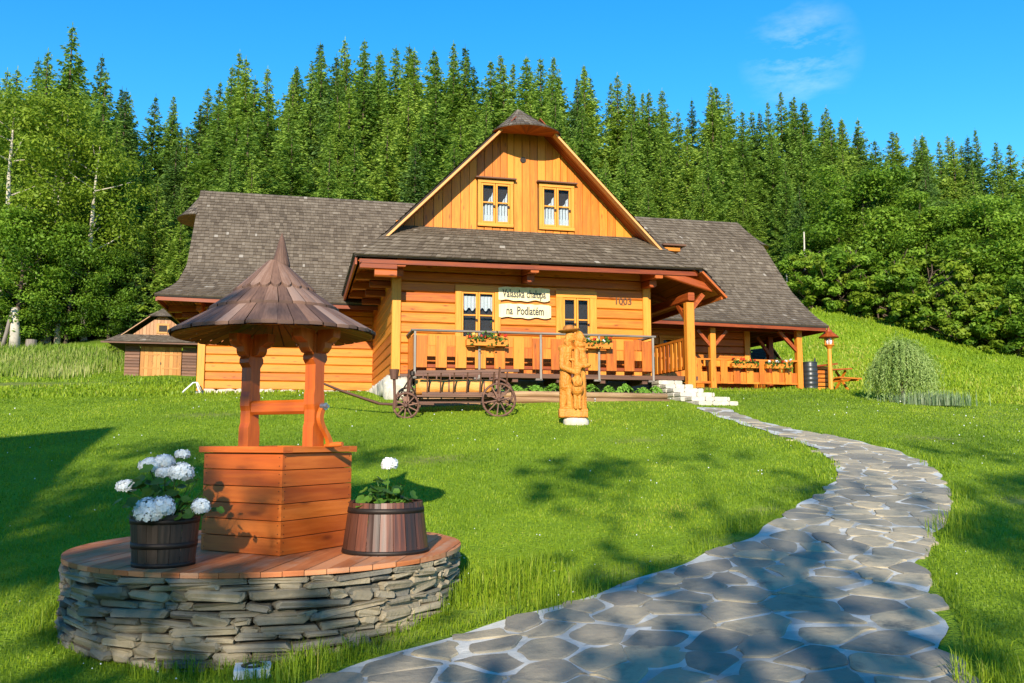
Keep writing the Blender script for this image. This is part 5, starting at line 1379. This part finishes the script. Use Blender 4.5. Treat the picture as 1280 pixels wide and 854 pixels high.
SPR=[spruce(100+i,20.0,(.15,.165,.14,.18,.155)[i]) for i in range(5)]+[spruce(120+i,20.0,.165,'needley') for i in range(2)]+[spruce(130,20.0,.16,'needlek')]
zones=[(-999,200,'by the left edge above the garage'),(200,420,'behind the left roof wing'),(420,660,'behind the left gable slope'),(660,860,'behind the right gable slope'),(860,1060,'behind the right roof wing'),(1060,9999,'above the right leafy trees')]
tiers=['skyline','upper','high middle','low middle','lower','front']
def zone(px):
    for a,b,n in zones:
        if a<=px<b: return n
nspr=0
for ti,(Y0,off,jit,spc) in enumerate(((83,2,22,1.6),(76,8,18,1.65),(68,42,20,2.8),(61,78,26,3.0),(55,115,30,3.2),(50,155,34,3.4))):
    x=-.80*Y0-4
    while x<.80*Y0+4:
        X=x+random.uniform(-.9,.9); Y=Y0+random.uniform(-2.6,2.6); x+=spc*random.uniform(.75,1.25)
        if Y<forest_edge(X)+1.0: continue
        px=640+1090*X/Y*CP*.995
        if px>1010 and ti==5: continue
        if 230<px<930 and ti==5: continue
        if (px<-120 or px>1400) and random.random()<.5: continue
        ty=np.interp(px,SKX,SKY)+off+random.uniform(-jit*.5,jit*.6)
        zt=1.6+ray(px,ty)[1]*Y; h=zt-gzf(X,Y)
        if h<5: continue
        pr=SPR[random.randrange(5)] if random.random()<.6 else SPR[5+random.randrange(3)]
        zn=zone(px); tn=tiers[ti]; lab=('tall spruce on the skyline ' if ti==0 else 'spruce in the %s tier '%tn)+zn
        place(pr,X,Y,min(h,26),20.,lab,'tree',tn+' spruces '+zn,wx=(1.12 if h>14 else 1.25)*random.uniform(.85,1.2)); nspr+=1
print('spruces',nspr)
def at(px,py,Y): a,c=ray(px,py); return a*Y,1.6+c*Y
def tree_px(proto,h0,px,top,Y,label,cat='tree',group=None,wx=1.0,rz=None):
    X,zt=at(px,top,Y); place(proto,X,Y,zt-gzf(X,Y),h0,label,cat,group,rz,wx=wx)
# left edge group
for px,top,Y,lab in((96,32,51,'tallest dark spruce by left edge with twin pointed tops'),(64,58,50,'dark spruce just left of the tallest one at the left edge'),(128,84,49,'broad dark spruce with drooping boughs right of the tallest left spruce'),(20,82,50,'dark pointed spruce in the top left corner'),(150,150,47.5,'dark spruce beside the shadowed gap at the left')):
    tree_px(SPR[random.randrange(5)],20.,px,top,Y,lab,wx=1.1)
for px,top,Y,lab in((197,225,46,'pale green young spruce above the garage roof'),(228,262,45,'small bright spruce touching left end of the house roof'),(172,300,45,'tiny pale spruce left of the garage gable')):
    tree_px(SPR[5+random.randrange(3)],20.,px,top,Y,lab,wx=1.35)
b1=broadleaf(31,13,2.7,'leafy','birchbark','birch_tree',.25,62,230,.10,2,.35); b2=broadleaf(32,13,3.0,'leafy','birchbark','birch_tree',.25,66,230,.10,1,.3); b3=broadleaf(33,12,3.2,'leaf','bark','ash_tree',.06,95,280,.125)
tree_px(b1,13,66,100,44.5,'airy yellow green birch with pale forked stems at the left','tree')
tree_px(b2,13,18,98,42.5,'yellow green birch at the very left edge of the picture','tree',rz=1.0)
tree_px(b2,13,118,150,44,'shorter yellow green birch right of the forked one','tree',rz=2.2)
tree_px(b3,12,30,245,41.5,'low bushy green tree under the birches at the left edge','tree',wx=1.1)
tree_px(b3,12,92,265,43,'rounded green tree under the birches in front of dark spruces','tree',rz=2.)
tree_px(b3,12,142,300,44.2,'small green tree left of the shadowed gap in the wood','tree',rz=4.)
tree_px(b2,13,138,330,45.2,'small golden green sapling in front of shadowed gap','tree',rz=3.,wx=.9)
# right slope broadleaf trees
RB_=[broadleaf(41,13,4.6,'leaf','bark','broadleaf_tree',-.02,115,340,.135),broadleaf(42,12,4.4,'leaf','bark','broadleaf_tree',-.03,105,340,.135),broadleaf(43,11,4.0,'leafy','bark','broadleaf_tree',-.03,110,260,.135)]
for i,(px,top,Y,k_,lab) in enumerate(((1082,200,49.5,0,'large leafy tree highest on the right meadow edge'),(1142,235,48,1,'leafy tree right of the highest one along the meadow edge'),(1196,262,46,0,'leafy tree standing third from right along the meadow edge'),(1240,238,45,1,'dark dense leafy tree near the right border of picture'),(1292,246,44,0,'leafy tree cut by the right border of the picture'),(1022,330,49,2,'small light green leafy tree nearest the right roof end'),(1048,235,51.5,0,'leafy tree just left of the highest on the meadow edge'),(1170,340,46,2,'low light green tree in front of the right leafy trees'),(1110,330,47.6,2,'low light green tree below the highest leafy tree'))):
    tree_px(RB_[k_],(13,12,11)[k_],px,top,Y,lab,'tree',wx=(1.15 if k_<2 else 1.1))
BU=[broadleaf(51,3.2,2.1,'leaf','bark','shrub',-.08,70,130,.10,3),broadleaf(52,2.8,2.2,'leafy','bark','shrub',-.08,65,130,.10,3)]
for i,(px,py) in enumerate(((1012,384),(1040,388),(1068,394),(1098,400),(1128,405),(1156,410),(1186,420),(1214,428),(1244,436),(1272,444),(1300,448))):
    X,_=at(px,py,46); Y=forest_edge(X)+.8; X,_=at(px,py,Y)
    place(BU[i%2],X,Y,random.uniform(3.0,4.6),3.0,'leafy shrub at the foot of the wood along the sloping meadow','shrub','shrubs along the right meadow edge')
for i,(px,Y) in enumerate(((35,43.5),(82,45.5),(108,46),(128,46.5),(178,46.5),(205,46.2),(232,46.5),(160,48.5),(195,49))):
    X,_=at(px,420,Y); place(BU[i%2],X,Y,random.uniform(2.0,3.4),3.0,'leafy shrub in the undergrowth at the left edge of the wood','shrub','shrubs in the left undergrowth')
# bare pale trunks, pole, stump
def trunkthing(name,px,y0,y1,Y,rad,label,cat,mat='birchbark',dx=0):
    X,z0=at(px,y0,Y); X1,z1=at(px+dx,y1,Y); z0=gzf(X,Y)-.1
    b=MB(); b.tube([(0,0,0),((X1-X)*.5+.03,0,(z1-z0)*.5),(X1-X,0,z1-z0)],[rad,rad*.85,rad*.6],9,.5); o=b.build(name,M[mat],None,True); o.location=(X,Y,z0); return tag(o,label,cat)
trunkthing('bare_trunk',983,378,324,47.2,.06,'thin bare pale trunk beside the right end of the roof','tree trunk')
trunkthing('bare_trunk',1005,360,290,48.2,.06,'taller bare pale trunk among leaves right of the roof','tree trunk')
trunkthing('bare_trunk',18,440,385,40.8,.26,'thick pale trunk nearest the left border','tree trunk')
trunkthing('bare_trunk',58,422,370,43.2,.24,'mottled pale trunk left of the slimmer one above the bank','tree trunk')
trunkthing('bare_trunk',72,424,376,43.0,.17,'slim white trunk above the grassy bank','tree trunk')
trunkthing('leaning_pole',1,438,390,40.6,.10,'grey pole leaning among trunks at the left border','pole','greywood',13)
X,_=at(39,430,41.3); b=MB(); b.tube([(0,0,-.2),(0,0,.45)],[.26,.24],12,.5); o=b.build('tree_stump',M['greywood'],None); o.location=(X,41.3,gzf(X,41.3)); tag(o,'short grey tree stump above the tall grass bank','tree stump')
# hedge-like scrub by the garage
for i,(px,Y) in enumerate(((148,40.6),(158,40.4))):
    X,_=at(px,450,Y); place(BU[1],X,Y,.9,3.0,'low scrubby bush at the left foot of the brown garage','shrub','scrub beside the garage')
# ------------------------------------------------------------------ willow and reeds
wx_,wy_=10.55,23.5; wz=gzf(wx_,wy_); wil=thing('willow_bush','small pale weeping willow standing alone on the right lawn','shrub',(wx_,wy_,wz)); wil.scale=(.9,.9,.98)
r=np.random.default_rng(5); C=[];A=[];B=[];T=[]; tk=MB()
for i in range(7):
    a=i*.9; tk.tube([(0,0,0),(.12*math.cos(a),.12*math.sin(a),.6),(.35*math.cos(a),.35*math.sin(a),1.15)],[.035,.025,.012],6)
tk.build('trunk',M['bark'],wil)
for i in range(1150):
    a=r.uniform(0,6.28); q=r.random()**.5; top=np.array([math.cos(a)*q*.45,math.sin(a)*q*.45,1.50-.38*q*q+.10*math.sin(a*3+1)+r.normal(0,.13)]); out=np.array([math.cos(a),math.sin(a),0])*(.12+.40*q)*r.uniform(.4,1.45)*(1+.22*math.sin(2*a+.8)); n=26; s=np.linspace(0,1,n)
    L=r.uniform(.5,1.15)*(.6+.5*q); p=top+np.outer(1-(1-s)**2,out)+np.stack([0*s,0*s,.08*np.sin(s*3)-L*s**1.6],1); p[:,2]=np.maximum(p[:,2],.06)
    d=unit(np.gradient(p,axis=0)+r.normal(0,.02,(n,3))); sd_=unit(np.cross(d,r.normal(0,1,(n,3)))); C.append(p+r.normal(0,.02,(n,3))); A.append(unit(d+sd_*.6)*.055); B.append(sd_*.012); T.append(np.clip(.5+r.normal(0,.25)+.0*s,0,1)*np.ones(n))
quads_mesh('crown',np.concatenate(C),np.concatenate(A),np.concatenate(B),np.concatenate(T),M['willow'],wil)
def blades(name,X,Y,H,W,mat,lean=.35,parent=None,zoff=0,tb=None,curl=True,seed=1,loc=None):
    r=np.random.default_rng(seed); n=len(X); Z=gz(X,Y)+zoff if loc is None else np.zeros(n)
    a=r.uniform(0,6.283,n); d=np.stack([np.cos(a),np.sin(a),0*a],1); s=np.stack([-np.sin(a+r.normal(0,.5,n)),np.cos(a),0*a],1); l=lean*np.abs(r.normal(0,1,n))*H
    P0=np.stack([X,Y,Z-.01],1); up=np.array([0,0,1.0])
    m=P0+d*(l*.35)[:,None]+up*(H*.6)[:,None]; t=P0+d*l[:,None]+up*np.maximum(H-.35*l,.25*H)[:,None]; w=s*(W/2)[:,None]
    V=np.stack([P0-w,P0+w,m+w*.8,m-w*.8,t],1).reshape(-1,3); b=np.arange(n)[:,None]*5
    tri=np.concatenate([b+[0,1,2],b+[0,2,3],b+[3,2,4]],1).ravel()
    T=np.clip((r.random(n) if tb is None else tb),0,1)
    return np_mesh(name,V,tri,3,np.repeat(T,3),M[mat],parent)
rx,ry=11.0,23.0; rd=thing('reed_clump','clump of grey green reeds at the foot of the willow','reeds',(rx,ry,gzf(rx,ry)))
r=np.random.default_rng(8); n=750; X=r.normal(0,.5,n);Y=r.normal(0,.16,n); o=blades('reed_blades',X,Y,r.uniform(.22,.48,n),np.full(n,.018),'reed',.12,rd,0,None,True,8,(0,0))
# ------------------------------------------------------------------ grass
HP=np.array([tuple(HW(u,v,0))[:2] for u,v in((-5.1,5.7),(-.2,5.7),(-.25,-.3),(.2,-.3),(.2,-1.7),(6.4,-1.7),(6.5,-.4),(7.7,-.4),(8,4.4),(14.4,4.4),(14.4,13),(-5.1,13))])
BP=np.array([tuple(HW(u,v,0))[:2] for u,v in((.15,-1.85),(6.35,-1.85),(6.35,0),(.15,0))])
SPo=np.array([tuple(HW(u,v,0))[:2] for u,v in((6.4,-2.6),(7.7,-2.6),(7.7,0),(6.4,0))])
BARE=[(.78,7.25,.34,.16),(2.05,8.35,.3,.15),(-.25,6.65,.45,.14),(1.35,7.78,.22,.1),(2.75,9.6,.25,.16),(-.95,6.2,.3,.1),(3.45,10.6,.2,.15),(4.6,15.2,.2,.4),(-1.2,13.2,.5,.3),(2.1,14.6,.45,.25),(-6.5,18.5,.7,.35),(7.4,15.5,.6,.35),(5.7,9.9,.22,.3)]
def bare(X,Y):
    b=np.zeros(np.shape(X))
    for x,y,a,c in BARE: b=np.maximum(b,np.exp(-((X-x)/a)**2-((Y-y)/c)**2))
    return b*(.75+.5*np.sin(X*23)*np.sin(Y*29))
def lawn_ok(X,Y):
    return ~((inpoly(X,Y))|inpoly(X,Y,HP)|inpoly(X,Y,BP)|inpoly(X,Y,SPo)|(((X-PX)**2+(Y-PY)**2)<(PR_-.02)**2))
r=np.random.default_rng(77)
def sample(n,y0,y1,p=1.0,half=.66,marg=1.2):
    t=r.random(n); Y=y0*(y1/y0)**t if p==1 else y0+(y1-y0)*t; X=r.uniform(-1,1,n)*(half*Y+marg); return X,Y
def patch(X,Y,sc,seed):
    s=np.sin(X*sc+seed)+np.sin(Y*sc*1.13+seed*2.1)+np.sin((X+Y)*sc*.71+seed*.7)+np.sin((X-.7*Y)*sc*1.9+seed); return s/4
X,Y=sample(430000,3.2,26.5); ok=lawn_ok(X,Y)&(bare(X,Y)<r.uniform(.25,.8,len(X))); X,Y=X[ok],Y[ok]
ht=(.027+.018*r.random(len(X)))*(1+.35*patch(X,Y,1.4,2.))+.0006*Y; wd=np.maximum(.0045,.00085*Y)*r.uniform(.7,1.3,len(X))
tb=.42+.30*patch(X,Y,.55,1.)+.26*patch(X,Y,2.3,4.)+.12*patch(X,Y,6.1,2.)+r.normal(0,.16,len(X))
g=blades('lawn_grass',X,Y,ht,wd,'grass',.45,None,0,tb,True,3); tag(g,kind='stuff',label='short mown green lawn grass around the house and path',cat='grass')
# rougher tufts along the path edge, round the stone wall and steps
n=110000; X,Y=sample(n,4.2,19,1,.62,.5); ok=lawn_ok(X,Y)|inpoly(X,Y); X,Y=X[ok],Y[ok]; inp=inpoly(X,Y)
dp_=np.full(len(X),9.); near=np.where((X>-3)&(X<8))[0]
for i0 in range(0,len(near),20000): dp_[near[i0:i0+20000]]=path_dist(X[near[i0:i0+20000]],Y[near[i0:i0+20000]])
dw=np.abs(np.hypot(X-PX,Y-PY)-PR_); tuft=patch(X,Y,3.1,7.)
keep=((dp_<.10+.30*np.maximum(0,tuft+.35))&(r.random(len(X))<.85))|((dw<.12+.22*np.maximum(0,tuft+.3)))|((X>-.75)&(X<.9)&(Y>5.6)&(Y<8)&(tuft>-.1)&(dp_>.02))
keep&=bare(X,Y)<.35; keep&=(~inp)|((dp_<.02+.16*np.maximum(0,tuft+.1))&(r.random(len(X))<.6)); X,Y,tu=X[keep],Y[keep],tuft[keep]
ht=np.clip((.06+.075*r.random(len(X)))*(1+.7*tu),.03,.25)*np.where(Y<9,1.0,.75)*np.where((X>-1.4)&(X<.9)&(Y>5.4)&(Y<7.8),1.4,1.0); g=blades('rough_grass',X,Y,ht,np.maximum(.006,.0009*Y)*r.uniform(.7,1.2,len(X)),'grass',.55,None,0,.4+.2*tu+r.normal(0,.2,len(X)),True,4)
tag(g,kind='stuff',label='longer rough grass along path edges and stone wall',cat='grass')
# tall meadow bank at the left
n=26000; Y=r.uniform(32.5,41.5,n); X=-r.uniform(.40,.78,n)*Y; f=1-np.clip((X+19.0)/2.5,0,1); ok=(r.random(n)<f)&(Y>33.2-.15*(X+20)); X,Y=X[ok],Y[ok]
g=blades('meadow_grass',X,Y,r.uniform(.15,.5,len(X)),np.full(len(X),.035),'tall',.28,None,0,.45+.3*patch(X,Y,.5,3.)+r.normal(0,.22,len(X)),True,6); tag(g,kind='stuff',label='tall pale meadow grass on the bank at the left',cat='grass')
n=60000; Y=r.uniform(26,47,n); X=r.uniform(.12,.78,n)*Y; ok=(Y<forest_edge(X)+1)&~inpoly(X,Y,HP); X,Y=X[ok],Y[ok]
g=blades('slope_grass',X,Y,r.uniform(.05,.20,len(X)),np.full(len(X),.045),'grass',.5,None,0,.66+.25*patch(X,Y,.35,3.)+.2*patch(X,Y,1.7,1.)+r.normal(0,.15,len(X)),True,9); tag(g,kind='stuff',label='bright meadow grass on the slope behind the verandah',cat='grass')
n=26000; Y=r.uniform(24,40,n); X=-r.uniform(.22,.78,n)*Y; ok=~inpoly(X,Y,HP)&~((X>-17.2)&(X<-12)&(Y>35.4))&~(np.exp(-(((X+19)/8)**2+((Y-30.5-.35*(X+17))/1.1)**2))>.45); X,Y=X[ok],Y[ok]
g=blades('verge_grass',X,Y,r.uniform(.04,.16,len(X)),np.full(len(X),.04),'grass',.5,None,0,.5+.3*patch(X,Y,.5,5.)+r.normal(0,.2,len(X)),True,10); tag(g,kind='stuff',label='uneven grass verge between the house and the garage',cat='grass')
# clover blossoms
X,Y=sample(520,4.2,24); ok=lawn_ok(X,Y)&(patch(X,Y,.9,6.)>-.15); X,Y=X[ok],Y[ok]; n=len(X); Z=gz(X,Y)+.05+.0008*Y
s=np.maximum(.007,.0008*Y)*r.uniform(.6,1.2,n); C=np.stack([X,Y,Z],1)
V=np.stack([C+np.stack([s,0*s,0*s],1),C+np.stack([0*s,s,0*s],1),C-np.stack([s,0*s,0*s],1),C-np.stack([0*s,s,0*s],1),C+np.stack([0*s,0*s,s],1),C-np.stack([0*s,0*s,s],1)],1).reshape(-1,3)
b=np.arange(n)[:,None]*6; tri=np.concatenate([b+[0,1,4],b+[1,2,4],b+[2,3,4],b+[3,0,4],b+[1,0,5],b+[2,1,5],b+[3,2,5],b+[0,3,5]],1).ravel()
g=np_mesh('clover_blossom',V,tri,3,r.random(n*8),M['petalw']); tag(g,kind='stuff',label='tiny white clover blossoms dotted over the lawn',cat='flowers')
# ------------------------------------------------------------------ what stands behind the photographer and shades the foreground
nb=thing('neighbour_house','brown log house with shingle roof behind the photographer','house',(-9.6,-4.6,gzf(-9.6,-4.6)),R(46))
b=MB(); b.box((-8,0,3.2),(15.6,8.4,6.4)); b.build('log_wall',M['brownlog'],nb)
b=MB(); b.prism([(-4.2,6.4),(4.2,6.4),(0,10.2)],(-.25,0,0),(0,1,0),(0,0,1),(1,0,0),.1); b.build('gable_boards',M['barnwood'],nb)
roof=MB();base=MB()
A=polyl([(-16.5,-5.2,5.9),(-16.5,0,10.9)]);B=polyl([(0,-5.2,5.9),(0,0,10.9)]); slab(base,A,B,.08,2); shingles(roof,A,B,.4,.4)
A=polyl([(-16.5,5.2,5.9),(-16.5,0,10.9)]);B=polyl([(0,5.2,5.9),(0,0,10.9)]); slab(base,B,A,.08,2); shingles(roof,B,A,.4,.4)
g_=roof.build('roof',M['shingle'],nb); base.build('roof_felt',M['roofbase'],g_)
SH=[broadleaf(61,11,4.6,'leaf','bark','garden_tree',.16,120,105,.15),broadleaf(62,8,3.0,'leaf','bark','garden_tree',.2,40,45,.13)]
place(SH[0],-7.6,-16.2,14.4,11,'tall leafy garden tree beside the neighbour house behind the photographer','tree',None,.4,wx=.8)
place(SH[0],7.0,-17.0,14.4,11,'tall leafy garden tree on the right behind the photographer','tree',None,2.4,wx=.85)
place(SH[1],-.3,-11.5,7.8,8,'slender leafy garden tree between the two tall ones','tree',None,1.0,wx=.9)
dv=np.maximum(dryv,np.clip(bare(XX,YY)*1.3,0,1)); ground.data.attributes['dry'].data.foreach_set('value',np.clip(dv,0,1).ravel().astype(np.float32))
place(SH[1],-.1,-14.4,13.4,8,'tall leafy garden tree left of the slender one behind the photographer','tree',None,2.0,wx=.75)
